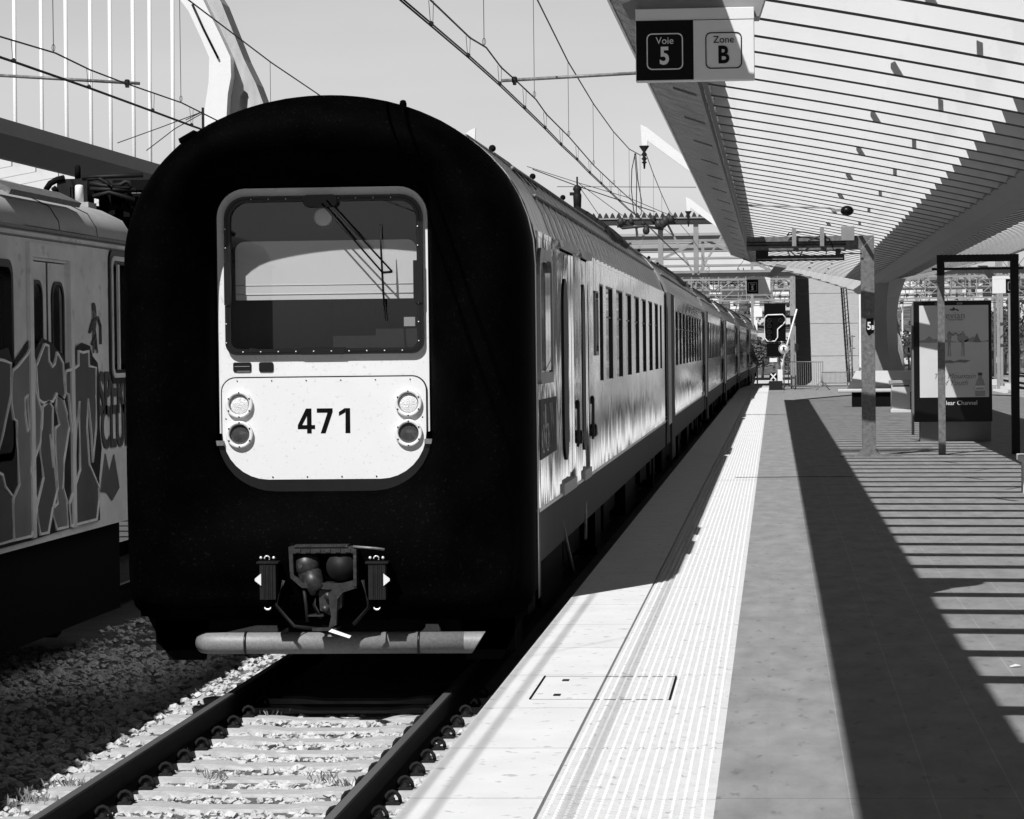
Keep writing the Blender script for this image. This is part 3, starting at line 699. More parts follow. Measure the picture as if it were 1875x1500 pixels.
m = MB(); m.prism(rrect(X0 + .22, 1.96, .40, .42, .09, .02), 'y', YP + .34, YP + .42); m.prism(rrect(X0 + .22, 2.12, .22, .16, .05), 'y', YP + .33, YP + .40); m.build('driver_seat', 'galvdark', c1)
MB().box(X0 + .575, X0 + .655, YP + .02, YP + .024, 1.965, 2.03).build('cab_sticker', 'signgrey', c1)
MB().add([(X0 - .60, YP + .15, 1.80), (X0 - .48, YP + .15, 1.80), (X0 - .46, YP + .3, 1.81), (X0 - .57, YP + .25, 1.82)], [(0, 1, 2, 3)]).build('paper_sheet', 'signwhite', c1)
# wiper
m = MB(); m.prism(off(rrect(-.0, 2.86, .24, .085, .03)), 'y', YP - .10, YP - .045); wp = m.build('wiper_motor', 'gasket', ws)
m = MB()
for a_, b2 in (((.015, 2.84), (.44, 2.345)), ((.05, 2.86), (.51, 2.35))): m.tube([(X0 + a_[0], YP - .10, a_[1]), (X0 + b2[0], YP - .085, b2[1])], .0065, 6)
m.tube([(X0 + .44, YP - .085, 2.345), (X0 + .51, YP - .085, 2.35)], .009, 6); m.build('wiper_arm', 'black', wp)
m = MB(); m.tube([(X0 + .425, YP - .07, 2.69), (X0 + .43, YP - .072, 2.5), (X0 + .442, YP - .07, 2.2), (X0 + .455, YP - .07, 2.0)], [.003, .008, .008, .003], 6); m.build('wiper_blade', 'black', wp)
# ---- coupler, hoses, snow pipe
cf = 21.15
m = MB(); q = lambda px, py: atY(px, py, cf)
A, B = q(528, 1002), q(653, 1076)
cx0, cx1, cz1, cz0 = A.x, B.x, A.z, B.z
m = MB()
wd_ = cx1 - cx0
m.ring([(cx0, cz1), (cx1, cz1), (cx1, cz0 + .01), (cx1 - .10, cz0 - .02), (cx0 + .09, cz0 + .0), (cx0 + .01, cz0 + .07)], [(cx0 + .03, cz1 - .045), (cx1 - .022, cz1 - .045), (cx1 - .022, cz0 + .05), (cx1 - .11, cz0 + .03), (cx0 + .10, cz0 + .035), (cx0 + .035, cz0 + .09)], 'y', cf, cf + .22)
m.box(cx0 + .04, cx1 - .06, cf - .01, cf + .26, cz1, cz1 + .012); m.box(cx0 + .01, cx1 - .01, cf + .2, cf + .3, cz0 - .02, cz1)
for k in range(6): m.box(cx0 + .05 + k * .07, cx0 + .085 + k * .07, cf - .008, cf, cz1 - .038, cz1 - .012)
cp = m.build('coupler_head', 'scruff', c1)
m = MB(); m.ball((cx0 + .115, cf + .10, cz1 - .13), .095, n=12); m.tube([(cx0 + .13, cf + .1, cz1 - .18), (cx0 + .2, cf + .02, cz0 - .02)], [.085, .06], 12); m.build('coupler_cone', 'scruff', cp)
m = MB(); m.lathe([(.10, 0), (.098, .02), (.08, .02), (.075, .1), (.01, .11)], (cx1 - .115, cf + .02, cz1 - .14), 'y', 24); m.build('coupler_cup', 'galvdark', cp)
p1 = q(600, 1078); m = MB()
m.prism([(cx1 + .005, cz0 + .0), (cx1 - .10, cz0 - .035), (cx1 - .135, cz0 - .08), (cx1 - .145, cz0 - .26), (cx1 - .20, cz0 - .285), (cx1 - .18, cz0 - .20), (cx1 - .20, cz0 - .04), (cx1 - .14, cz0 + .01)], 'y', cf - .01, cf + .07)
m.box(p1.x - .11, p1.x + .06, cf - .02, cf + .2, cz0 - .3, cz0 - .28); m.box(p1.x - .14, p1.x - .03, cf - .01, cf + .12, cz0 - .20, cz0 - .19)
m.build('coupler_bracket', 'scruff', cp)
m = MB()
m.prism([(p1.x - .07, cz0 - .02), (p1.x + .10, cz0 - .02), (p1.x + .09, cz0 - .14), (p1.x + .02, cz0 - .20), (p1.x - .06, cz0 - .16)], 'y', cf + .03, cf + .12)
for u, v, r_ in ((.0, -.06, .028), (.05, -.10, .022), (-.02, -.15, .026), (.07, -.05, .018)): m.lathe([(r_, -.02), (r_, .03), (r_ * .5, .03)], (p1.x + u, cf + .02, cz0 + v), 'y', 14)
m.build('valve_block', 'scruff', cp)
for pts in (((cx0 + .10, cz0 + .0), (cx0 + .115, cz0 - .12), (cx0 + .125, cz0 - .24)), ((cx0 - .04, cz0 + .05), (cx0 - .10, cz0 - .12), (cx0 + .03, cz0 - .27), (cx0 + .2, cz0 - .29)), ((cx1 + .04, cz0 + .05), (cx1 + .08, cz0 - .14), (cx1 - .03, cz0 - .26)), ((cx0 + .2, cz0 - .02), (cx0 + .17, cz0 - .12), (cx0 + .22, cz0 - .22))):
    MB().tube([(u, cf + .03, v) for u, v in pts], .013, 7).build('brake_hose', 'galvdark', cp)
m = MB(); m.tube([(cx1 - .02, cf, cz1 + .0), (cx1 + .08, cf - .02, cz1 - .006), (cx1 + .15, cf - .02, cz1 - .012), (cx1 + .20, cf - .01, cz1 - .02)], .009, 6); m.build('release_rod', 'galv', cp)
MB().add([(p1.x + .03, cf - .03, cz0 - .285), (p1.x + .17, cf - .06, cz0 - .330), (p1.x + .16, cf - .09, cz0 - .345), (p1.x + .01, cf - .06, cz0 - .30)], [(0, 1, 2, 3)]).build('release_handle', 'signwhite', cp)
for px0, px1, sgn in ((475, 505, -1), (674, 706, 1)):
    a, b = q(px0, 1032), q(px1, 1098); cx = (a.x + b.x) / 2
    m = MB(); m.box(a.x, b.x, cf, cf + .1, b.z, a.z); m.box(a.x - .02, b.x + .02, cf - .01, cf + .1, a.z, a.z + .012)
    for dx in (-.03, -.018, .0, .012, .03): m.box(cx + dx, cx + dx + .004, cf - .006, cf, b.z + .01, a.z - .01)
    h = m.build('jumper_box', 'galvdark', c1)
    m = MB()
    m.tube([(cx + .018 * math.cos(R(t_)), cf - .01, a.z + .035 + .018 * math.sin(R(t_))) for t_ in range(-30, 220, 25)], .005, 5)
    for s in (-1, 1): m.ball((cx + s * .045, cf, a.z + .04), .011, n=5)
    m.build('ring_bolt', 'bolt', h)
    m = MB(); m.tube([(cx + .024 * math.cos(R(t_)), cf - .01, b.z - .045 + .024 * math.sin(R(t_))) for t_ in range(195, 346, 25)], [.002, .006, .008, .008, .008, .006, .002], 5); m.build('hose_ring', 'bolt', h)
    tx = a.x if sgn < 0 else b.x
    m = MB(); m.prism([(tx - sgn * .012, a.z - .07), (tx - sgn * .012, a.z - .155), (tx + sgn * .032, a.z - .12), (tx + sgn * .032, a.z - .105)], 'y', cf - .012, cf - .006); m.build('warning_triangle', 'signwhite', h)
m = MB(); pz = -.268; py_ = 21.48; xa, xb = -4.05, -2.095
m.tube([(xa - .01, py_ + .06, pz), (xa + .03, py_ + .015, pz), (xa + .12, py_, pz), (xb - .1, py_, pz)], .078, 24, cap=True)
ang = [2 * math.pi * k / 24 for k in range(24)]
m.add([(xb - .1, py_ + .078 * math.cos(a), pz + .078 * math.sin(a)) for a in ang] + [(xb + .05 * math.sin(a), py_ + .078 * math.cos(a), pz + .078 * math.sin(a)) for a in ang], [(k, (k + 1) % 24, 24 + (k + 1) % 24, 24 + k) for k in range(24)], True)
m.add([(xb + .05 * math.sin(a), py_ + .078 * math.cos(a), pz + .078 * math.sin(a)) for a in ang], [tuple(range(24))])
sp_ = m.build('guard_pipe', 'pipe', c1)
m = MB()
for x in (-3.75, -2.515): m.lathe([(.078, -.008), (.084, -.008), (.084, .008), (.078, .008)], (x, py_, pz), 'x', 24)
m.build('pipe_band', 'gasket', sp_)
m = MB(); m.prism([(-3.93, pz + .07), (-3.52, pz + .07), (-3.53, pz + .125), (-3.68, pz + .125)], 'y', py_ - .01, py_ + .02); m.prism([(-2.51, pz + .07), (-2.36, pz + .07), (-2.38, pz + .13), (-2.47, pz + .13), (-2.47, pz + .11)], 'y', py_ - .01, py_ + .02)
m.box(-3.6, -3.5, py_ + .02, 21.9, pz, pz + .08); m.box(-2.5, -2.4, py_ + .02, 21.9, pz, pz + .08); m.build('pipe_bracket', 'pipe', sp_)
m = MB(); m.box(TX - 1.3, TX + 1.3, 21.8, 22.4, -.35, .2); m.box(TX - 1.4, TX + 1.4, 21.75, 22.4, -.1, .3)
for s in (-1, 1): m.prism([(TX + s * .9, -.1), (TX + s * 1.36, -.1), (TX + s * 1.2, -.42), (TX + s * .95, -.42)], 'y', 21.8, 21.9)
m.build('front_underframe', 'under', c1)
# roof stub and box on the nose
p = atY(727, 190, 21.35); m = MB(); rz0 = 2.42 + 1.14 * (1 - ((p.x - TX) / HW) ** 2) ** .5; m.lathe([(.026, -.12), (.026, .04), (.02, .062), (.004, .068)], (p.x, p.y + .35, rz0 + .03), 'z', 14); m.build('roof_marker', 'rubber', c1)
m = MB(); u, v = -.93, 3.33; m.prism([(TX + u - .06, v - .06), (TX + u + .05, v - .0), (TX + u + .04, v + .03), (TX + u - .07, v - .03)], 'y', 21.35, 21.6); m.build('roof_box', 'rubber', c1)
m = MB(); m.prism([(TX + .78, 3.37), (TX + .98, 3.27), (TX + .98, 3.31), (TX + .8, 3.43)], 'y', 22.3, 22.9); m.build('roof_flap', 'galvdark', c1); m = MB(); m.prism([(TX + 1.0, 3.24), (TX + 1.2, 3.08), (TX + 1.22, 3.12), (TX + .99, 3.34)], 'y', 24.0, 25.4); m.build('roof_flap', 'galvdark', c1)
# ================================================================== PLATFORM CANOPY
CC = 3.2; YE = 97.0; Y0 = 4.6
def zb(x): return CAMZ + 2.52 - .18 * x - .008 * x * x       # underside of a rib on the near half
def canopy(cx, sgn, label, ys, ye, spine=True, both=True):
    # local x runs from the track edge (-.745) to the spine (3.0); sgn mirrors it
    def X(x): return cx + sgn * (x - CC)
    t = thing('platform_canopy', (cx, ye, 3.7), label, 'canopy')
    halves = (1, -1) if both else (1,)
    for h in halves:
        def XX(x): return cx + sgn * h * (x - CC)
        prof = [(-1.31, CAMZ + 2.84), (-.745, CAMZ + 2.65), (-.63, CAMZ + 2.66), (-.59, CAMZ + 3.0), (-.75, CAMZ + 3.12), (-1.33, CAMZ + 3.03)]
        m = MB().prism([(XX(u), v) for u, v in prof], 'y', ys, ye); eb = m.build('edge_beam', 'beam', t)
        m = MB(); m.tube([(XX(-.72), ys, CAMZ + 2.63), (XX(-.72), ye, CAMZ + 2.63)], .018, 6); m.box(min(XX(-.69), XX(-.64)), max(XX(-.69), XX(-.64)), ys, ye, CAMZ + 2.62, CAMZ + 2.66); m.build('edge_seam', 'beamdark', eb)
        m = MB(); m.prism([(XX(-1.335), CAMZ + 3.035), (XX(-1.315), CAMZ + 2.835), (XX(-1.335), CAMZ + 2.83), (XX(-1.36), CAMZ + 3.05)], 'y', ys, ye); m.build('edge_lip', 'chrome', eb)
        if h == 1:
            k = ys + 7
            while k < ye: MB().prism([(XX(-1.05), CAMZ + 2.757), (XX(-.80), CAMZ + 2.672), (XX(-.80), CAMZ + 2.667), (XX(-1.05), CAMZ + 2.752)], 'y', k, k + .35).build('light_slot', 'frame', eb); k += 4.2
        m = MB(); xs = [-.6, .4, 1.2, 2.1]
        for a in range(3): m.add([(XX(xs[a]), ys, zb(xs[a]) + .36), (XX(xs[a + 1]), ys, zb(xs[a + 1]) + .36), (XX(xs[a + 1]), ye, zb(xs[a + 1]) + .36), (XX(xs[a]), ye, zb(xs[a]) + .36)], [(0, 1, 2, 3)])
        m.build('roof_glass', 'glass', t)
        m = MB(); xs = [2.1, 2.6, CC - .15]
        vs = [(XX(x), y, zb(x) + dz) for y in (ys, ye) for dz in (.33, .40) for x in xs]
        m.add(vs, [(0, 1, 4, 3), (1, 2, 5, 4), (6, 7, 10, 9), (7, 8, 11, 10), (0, 1, 7, 6), (1, 2, 8, 7), (3, 4, 10, 9), (4, 5, 11, 10), (0, 3, 9, 6), (2, 5, 11, 8)])
        m.build('roof_sheet', 'roofdark', t)
    if spine:
        pr = [(2.84, CAMZ + 1.96), (3.03, CAMZ + 1.81), (3.37, CAMZ + 1.81), (3.56, CAMZ + 1.96), (3.40, CAMZ + 2.3), (3.0, CAMZ + 2.3)]
        MB().prism([(X(u), v) for u, v in pr], 'y', ys, ye + 15.4).build('spine_beam', 'spine', t)
    proto = None; y = ye - .15; n = 0
    while y > ys and n < 98:
        if proto is None:
            m = MB()
            for h in halves:
                def XX(x): return cx + sgn * h * (x - CC)
                vs = []; K = 14
                for k in range(K + 1):
                    x = -.66 + (2.93 + .66) * k / K
                    b = zb(x); vs += [(XX(x), y - .045, b + .013), (XX(x), y + .03, b), (XX(x), y + .045, b + .355), (XX(x), y - .055, b + .355)]
                fs = []
                for k in range(K):
                    for j in range(4): fs.append((k * 4 + j, k * 4 + (j + 1) % 4, k * 4 + 4 + (j + 1) % 4, k * 4 + 4 + j))
                fs += [(0, 1, 2, 3), (K * 4, K * 4 + 1, K * 4 + 2, K * 4 + 3)]
                m.add(vs, fs)
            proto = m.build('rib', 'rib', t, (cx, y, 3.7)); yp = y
            proto.data.materials.append(M['ribshade'])  # shade on the ribs' lower faces, painted as a darker colour
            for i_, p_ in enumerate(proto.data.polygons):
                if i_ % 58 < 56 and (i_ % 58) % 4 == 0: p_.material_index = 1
        else:
            c_ = proto.copy(); COL.objects.link(c_); c_.parent = t; c_.location = proto.location + Vector((0, y - yp, 0))
        y -= 1.4; n += 1
    sp_s = []
    for j in range(1, 12):                      # the canopy tip narrows towards the spine
        y = ye - .15 + 1.4 * j; xa = -.66 + .22 * 1.4 * j; m = MB()
        for h in halves:
            def XX(x): return cx + sgn * h * (x - CC)
            vs = []; K = 6
            for k in range(K + 1): x = xa + (2.93 - xa) * k / K; b = zb(x); vs += [(XX(x), y - .045, b + .013), (XX(x), y + .03, b), (XX(x), y + .045, b + .355), (XX(x), y - .055, b + .355)]
            m.add(vs, [(k * 4 + q_, k * 4 + (q_ + 1) % 4, k * 4 + 4 + (q_ + 1) % 4, k * 4 + 4 + q_) for k in range(K) for q_ in range(4)] + [(0, 1, 2, 3), (K * 4, K * 4 + 1, K * 4 + 2, K * 4 + 3)])
        m.build('rib', 'rib', t, (cx, y, 3.7))
    for h in halves:
        def XX(x): return cx + sgn * h * (x - CC)
        m = MB(); n_ = 6; vs = []
        for k in range(n_ + 1):
            x = -.95 + (2.75 + .95) * k / n_; y = ye - .3 + 15.9 * k / n_; b = zb(x); hh = .40
            vs += [(XX(x), y - .9, b - .02), (XX(x) , y + .9, b + .06), (XX(x), y + .9, b + hh), (XX(x), y - .9, b + hh)]
        m.add(vs, [(k * 4 + q_, k * 4 + (q_ + 1) % 4, k * 4 + 4 + (q_ + 1) % 4, k * 4 + 4 + q_) for k in range(n_) for q_ in range(4)] + [(0, 1, 2, 3), (n_ * 4, n_ * 4 + 1, n_ * 4 + 2, n_ * 4 + 3)])
        m.build('end_beam', 'beam', t)
    return t
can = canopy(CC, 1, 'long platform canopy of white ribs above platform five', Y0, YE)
m = MB()                                        # wind bracing above the ribs
for k in range(14):
    ya = 20.3 + k * 5.6
    for xa, xb, yo in ((1.12, .92, 0.), (1.22, 1.48, 2.8)):
        a, b = Vector((xa, ya + yo, zb(xa) + .42)), Vector((xb, ya + yo + .62, zb(xb) + .42)); m.tube([a, b], .032, 4, False)
m.build('wind_brace', 'galvdark', can)
m = MB(); y_ = 56.5; p = atY(1551, 384, y_)
# supporting column of the canopy
t = thing('canopy_column', (3.3, 93, 0), 'smooth grey concrete column carrying the canopy behind the bench', 'column')
rows = [(0, 3.05, 4.05), (.8, 3.02, 3.92), (1.6, 2.98, 3.70), (2.6, 2.95, 3.66), (3.2, 2.90, 3.75), (3.75, 2.82, 3.95)]
m = MB(); vs = []
for z, a, b in rows: vs += [(a, 92.8, z), ((a * .45 + b * .55), 92.3, z), (b, 92.8, z), (b - .1, 93.8, z), (a + .1, 93.8, z)]
fs = [(i * 5 + k, i * 5 + (k + 1) % 5, i * 5 + 5 + (k + 1) % 5, i * 5 + 5 + k) for i in range(len(rows) - 1) for k in range(5)] + [(0, 1, 2, 3, 4), tuple(range(25, 30))]
m.add(vs, fs); m.build('shaft', 'spine', t)
# canopy of the next platform on the left
can2 = canopy(-11.66 - 2.3, -1, 'neighbouring platform canopy with dark edge beam behind the left train', 30, 97, both=False, spine=True) if False else None
t = thing('platform_canopy', (-10.2, 60, 4.4), 'neighbouring canopy with dark grey edge beam above the graffiti covered carriage', 'canopy')
prof = [(-9.9, CAMZ + 2.85), (-10.37, CAMZ + 2.65), (-10.5, CAMZ + 2.66), (-10.5, CAMZ + 3.1), (-9.88, CAMZ + 3.04)]
m = MB().prism(prof, 'y', 20, 97); m.build('edge_beam', 'beamdark', t)
proto = None
for k in range(52):
    y = 24 + 1.4 * k
    if proto is None:
        m = MB(); vs = []
        K = 8
        for q_ in range(K + 1):
            x = -.6 + 3.5 * q_ / K; b = zb(x)
            vs += [(-11.19 - x, y - .03, b), (-11.19 - x, y + .03, b), (-11.19 - x, y + .03, b + .35), (-11.19 - x, y - .03, b + .35)]
        m.add(vs, [(q_ * 4 + j, q_ * 4 + (j + 1) % 4, q_ * 4 + 4 + (j + 1) % 4, q_ * 4 + 4 + j) for q_ in range(K) for j in range(4)] + [(0, 1, 2, 3), (K * 4, K * 4 + 1, K * 4 + 2, K * 4 + 3)])
        proto = m.build('rib', 'rib', t, (-10.2, y, 4.4)); yp = y
    else:
        c_ = proto.copy(); COL.objects.link(c_); c_.parent = t; c_.location = proto.location + Vector((0, y - yp, 0))
m = MB(); m.prism([(-14.0, 3.5), (-14.4, 3.3), (-14.8, 3.5), (-14.5, 4.1)], 'y', 20, 96); m.build('spine_beam', 'spine', t)
MB().add([(-10.4, 20, 4.75), (-13.0, 20, 4.3), (-13.0, 97, 4.3), (-10.4, 97, 4.75)], [(0, 1, 2, 3)]).build('roof_glass', 'glass', t)
# ================================================================== SIGNS
def track_sign(y, pix, label, left='5', zone='B', mirror=False, small=False):
    (ax, az), (bx, bz) = pix; a, b = atY(ax, az, y), atY(bx, bz, y)
    x0, x1, zt, z0 = a.x, b.x, a.z, b.z; wd = x1 - x0; hh = zt - z0; mid = (x0 + x1) / 2 - (.012 * wd if not mirror else -.0 * wd)
    t = thing('platform_sign', (mid, y, zt), label, 'sign')
    m = MB(); m.box(x0, x1, y, y + .09, z0, zt); box = m.build('sign_box', 'signwhite', t, bevel=.004)
    capz = zt - .165 * hh
    bx0, bx1 = (x0 + .004, mid) if not mirror else (mid, x1 - .004)
    wx0, wx1 = (mid, x1 - .004) if not mirror else (x0 + .004, mid)
    tb = MB().box(bx0, bx1, y - .004, y, z0 + .008, capz).build('track_panel', 'signblack', t)
    MB().box(wx0, wx1, y - .003, y, z0 + .008, capz - .003).build('zone_panel', 'signwhite', t)
    MB().box(x0, x1, y - .0045, y - .0015, capz - .002, capz + .001).build('cap_line', 'frame', t)
    def symbol(cx, word, ch, fg):
        cz = z0 + (capz - z0) * .49; s = (capz - z0) * .60
        m = MB(); m.ring(rrect(cx, cz, s, s, .035), rrect(cx, cz, s - .014, s - .014, .029), 'y', y - .007, y - .003); m.build('symbol_border', fg, t)
        text('sign_word', word, s * .27, (cx + s * .0, y - .006, cz + s * .29), fg, t, bold=.0, sx=.98)
        text('sign_character', ch, s * .66, (cx - s * .01, y - .006, cz - s * .14), fg, t, bold=s * .020, sx=.86)
    symbol((bx0 + bx1) / 2, 'Voie', left, 'signwhite')
    if zone: symbol((wx0 + wx1) / 2 + .0 * wd, 'Zone', zone, 'signblack')
    return t, x0, x1, zt
t, x0, x1, zt = track_sign(19.5, ((1163, 17), (1382, 146)), 'large black and white hanging sign reading Voie 5 Zone B')
m = MB(); m.prism([(x0 - .09, zt + .045), (x0 - .04, zt - .055), (x1 + .03, zt - .05), (x1 + .08, zt + .10), (x1 + .12, zt + .22), (x1 + .1, zt + .50), (x0 + .3, zt + .5), (x0 + .1, zt + .12)], 'y', 19.60, 19.9)
m.build('sign_bracket', 'signgrey', t)
t, x0, x1, zt = track_sign(95.8, ((1367, 507), (1411, 538)), 'small distant black and white sign reading 5 at the far canopy end', zone=None)
m = MB(); a, b = atY(1408, 508, 95.8), atY(1426, 492, 95.8); m.prism([(a.x - .08, a.z), (a.x + .12, a.z), (b.x + .25, b.z + .02), (b.x + .2, b.z + .2), (b.x - .05, b.z + .2)], 'y', 95.85, 96.0); m.build('sign_bracket', 'signgrey', t)
t, x0, x1, zt = track_sign(95.8, ((1817, 506), (1866, 537)), 'distant white and black sign reading 4 seen through the right steel portal', left='4', zone=None, mirror=True)
m = MB(); a = atY(1808, 495, 95.8); b = atY(1817, 506, 95.8); m.prism([(a.x - .3, a.z + .15), (a.x, a.z + .15), (b.x + .1, b.z), (b.x + .1, b.z - .1), (b.x - .12, b.z - .05), (a.x - .15, a.z + .0)], 'y', 95.85, 96.0); m.box(7.3, 7.34, 95.86, 95.9, zt, zt + .5); m.build('sign_bracket', 'signgrey', t)
# ================================================================== STEEL PORTALS ON THE PLATFORM
yb = 49.4
t = thing('steel_portal', (1.53, yb, 0), 'galvanised steel post marked 5B carrying a beam with lamps towards the train', 'portal frame')
PL, PR_ = atY(1578, 700, yb).x, atY(1603, 700, yb).x; ZT = atY(1590, 431, yb).z; ZBm = atY(1560, 457, yb).z
m = MB(); m.prism([(PL, .0), (PR_, .0), (PR_, ZT), (PL, ZBm)], 'y', yb, yb + .2); m.build('post', 'galv', t, bevel=.006)
BL = atY(1367, 440, yb).x
m = MB(); m.prism([(BL, ZBm), (PL - .004, ZBm), (PR_ - .004, ZT), (BL, ZT)], 'y', yb, yb + .2); bmq = m.build('beam', 'galv', t, bevel=.004)
m = MB(); m.box(BL, 1.15, yb - .03, yb, ZT - .10, ZT - .08); m.box(BL, 1.15, yb - .03, yb, ZT - .15, ZT - .125); m.build('cable_rail', 'frame', bmq)
for px in (1454, 1505):
    a, b = atY(px - 4, 418, yb), atY(px + 4, 451, yb); MB().box(a.x, b.x, yb - .09, yb - .03, b.z, a.z).build('clamp_bracket', 'chrome', bmq)
a, b = atY(1540, 415, yb), atY(1564, 441, yb); MB().box(a.x, b.x, yb - .16, yb - .03, b.z, a.z).build('junction_box', 'portal', bmq, bevel=.005)
m = MB(); rnd = random.Random(4)
m.box(BL + .3, 1.15, yb - .04, yb + .0, ZBm - .02, ZBm - .004)
for pts in (((1441, 458), (1447, 470), (1455, 474)), ((1445, 458), (1462, 473), (1478, 468)), ((1470, 458), (1463, 473)), ((1514, 458), (1512, 468), (1490, 470), (1460, 464)), ((1441, 432), (1445, 426), (1470, 425), (1500, 430), (1518, 437), (1525, 452)), ((1470, 452), (1482, 440), (1500, 433), (1505, 432)), ((1530, 466), (1560, 464), (1578, 465)), ((1455, 425), (1448, 430), (1441, 431))):
    m.tube([Vector(atY(x, y, yb - .06)) for x, y in pts], .011, 5)
m.build('cable', 'wire', bmq)
a, b = atY(1384, 469, yb), atY(1546, 477, yb)
m = MB(); m.box(a.x, b.x, yb - .08, yb + .02, b.z, a.z); m.tube([(a.x + .1, yb, a.z), (a.x + .1, yb, ZBm)], .02, 5); m.box(a.x - .0, a.x + .2, yb - .06, yb + .06, a.z - .02, a.z + .08); m.tube([(b.x - .1, yb, a.z), (b.x - .1, yb, ZBm)], .02, 5); m.box(b.x - .14, b.x - .06, yb - .05, yb + .05, a.z, a.z + .1)
m.build('tube_lamp', 'frame', bmq)
m = MB(); m.box(a.x + .02, b.x - .02, yb - .083, yb - .08, b.z + .025, b.z + .04); m.build('lamp_strip', 'galv', bmq)
m = MB(); m.box(PL - .35, PR_ + .4, yb - .15, yb + .35, .0, .025); m.prism([(PL - .09, .025), (PL, .025), (PL, .13)], 'y', yb + .09, yb + .11); m.prism([(PR_ + .09, .025), (PR_, .025), (PR_, .13)], 'y', yb + .09, yb + .11); m.prism([(PL - .05, .025), (PR_ + .05, .025), (PR_, .11), (PL, .11)], 'y', yb - .02, yb - .002); m.build('base_plate', 'galv', t)
a, b = atY(1586, 584, yb), atY(1600, 611, yb)
m = MB(); m.prism([(a.x, a.z), (b.x - .005, a.z + .01), (b.x, b.z + .02), (b.x - .04, b.z), (b.x - .07, b.z - .03), (a.x + .03, b.z - .02), (a.x - .003, b.z + .04)], 'y', yb - .008, yb - .002); pl_ = m.build('number_sticker', 'signblack', t)
text('sticker_number', '5', .17, (a.x + .045, yb - .010, (a.z + b.z) / 2 - .0), 'signwhite', pl_, bold=.004, sx=.8)
text('sticker_letter', 'B', .095, (a.x + .105, yb - .010, (a.z + b.z) / 2 - .025), 'signwhite', pl_, bold=.003, sx=.85)
yb = 49.9
t = thing('steel_portal', (3.3, yb, 0), 'dark rectangular steel portal with two posts in front of the advert', 'portal frame')
A1, A2 = atY(1718, 700, yb).x, atY(1731, 700, yb).x; B1, B2 = atY(1852, 700, yb).x, atY(1867, 700, yb).x; zt, zi = atY(1790, 466, yb).z, atY(1790, 479, yb).z
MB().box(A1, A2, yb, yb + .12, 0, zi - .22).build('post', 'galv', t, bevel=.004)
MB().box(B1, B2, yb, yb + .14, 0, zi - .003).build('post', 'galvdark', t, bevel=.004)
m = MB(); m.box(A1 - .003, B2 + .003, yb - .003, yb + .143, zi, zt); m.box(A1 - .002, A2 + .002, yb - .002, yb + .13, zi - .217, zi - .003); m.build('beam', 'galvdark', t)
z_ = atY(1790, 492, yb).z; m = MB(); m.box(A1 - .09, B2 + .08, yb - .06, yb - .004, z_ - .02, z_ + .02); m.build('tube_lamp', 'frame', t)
# speaker and lamps under the canopy
t = thing('hanging_lamp', (0, 0, 0), 'round dark lamp hanging from the ribs near mid canopy', 'lamp')
p = atY(1551, 386, 50); t.location = p
m = MB(); m.ball((p.x, p.y, p.z), .11, 1, 1, .75); m.build('lamp_shade', 'frame', t)
m = MB(); a = atY(1350, 375, 50); a2 = atY(1520, 381, 50); m.tube([a, a2, (p.x - .12, p.y, p.z + .0)], .014, 5); m.box(p.x - .25, p.x - .1, p.y - .04, p.y + .04, p.z - .01, p.z + .03); m.build('supply_tube', 'portal', t)
# ================================================================== ADVERT
y = 56.6; a, b = atY(1671, 552, y), atY(1817, 745, y); X1, X2, ZT_, ZM = a.x, b.x, a.z, b.z
t = thing('advert_panel', ((X1 + X2) / 2, y + .3, 0), 'tall backlit advert cabinet showing a bottle and two bathers on a mountain', 'advert')
m = MB(); m.box(X1 + .02, X2, y, y + .5, .36, ZT_); cab = m.build('cabinet', 'frame', t, bevel=.01)
MB().prism([(X1 - .02, .12), (X1 + .015, .12), (X1 + .015, ZT_ - .04), (X1 - .02, ZT_ - .1)], 'y', y + .06, y + .5).build('side_cover', 'panelgrey', t)
m = MB(); m.box(X1 + .12, X2 - .02, y + .04, y + .46, 0, .36); m.build('plinth', 'panelgrey', t)
a, b = atY(1683, 560, y), atY(1811, 727, y); px0, px1, pz0, pz1 = a.x, b.x, b.z, a.z; PWd, PHt = px1 - px0, pz1 - pz0
po = MB().box(px0, px1, y - .006, y, pz0, pz1).build('poster', 'poster', t)
def pp(u, v, d=.009): return (px0 + u * PWd, y - d, pz0 + v * PHt)       # u right, v up, 0..1
def shape(pts, nm, mt, d=.009):
    m = MB(); m.add([pp(u, v, d) for u, v in pts], [tuple(range(len(pts)))]); return m.build(nm, mt, po)
shape([(0, .62), (.08, .63), (.14, .67), (.2, .635), (.3, .64), (.55, .60), (.7, .63), (.78, .66), (.84, .60), (1, .62), (1, .60), (0, .595)], 'distant_hills', 'posterfaint', .008)
shape([(.78, .595), (.8, .65), (.835, .70), (.86, .64), (.90, .595)], 'rock_silhouette', 'postermid')
shape([(.43, .945), (.46, .965), (.475, .96), (.50, .985), (.53, .955), (.545, .965), (.58, .94), (.57, .935), (.52, .95), (.5, .94), (.46, .945)], 'mountain_emblem', 'posterdark')
text('poster_word', 'evian', .175, pp(.52, .888), 'postermid', po, sx=1.0)
text('poster_subline', 'natural water', .05, pp(.53, .845), 'postermid', po)
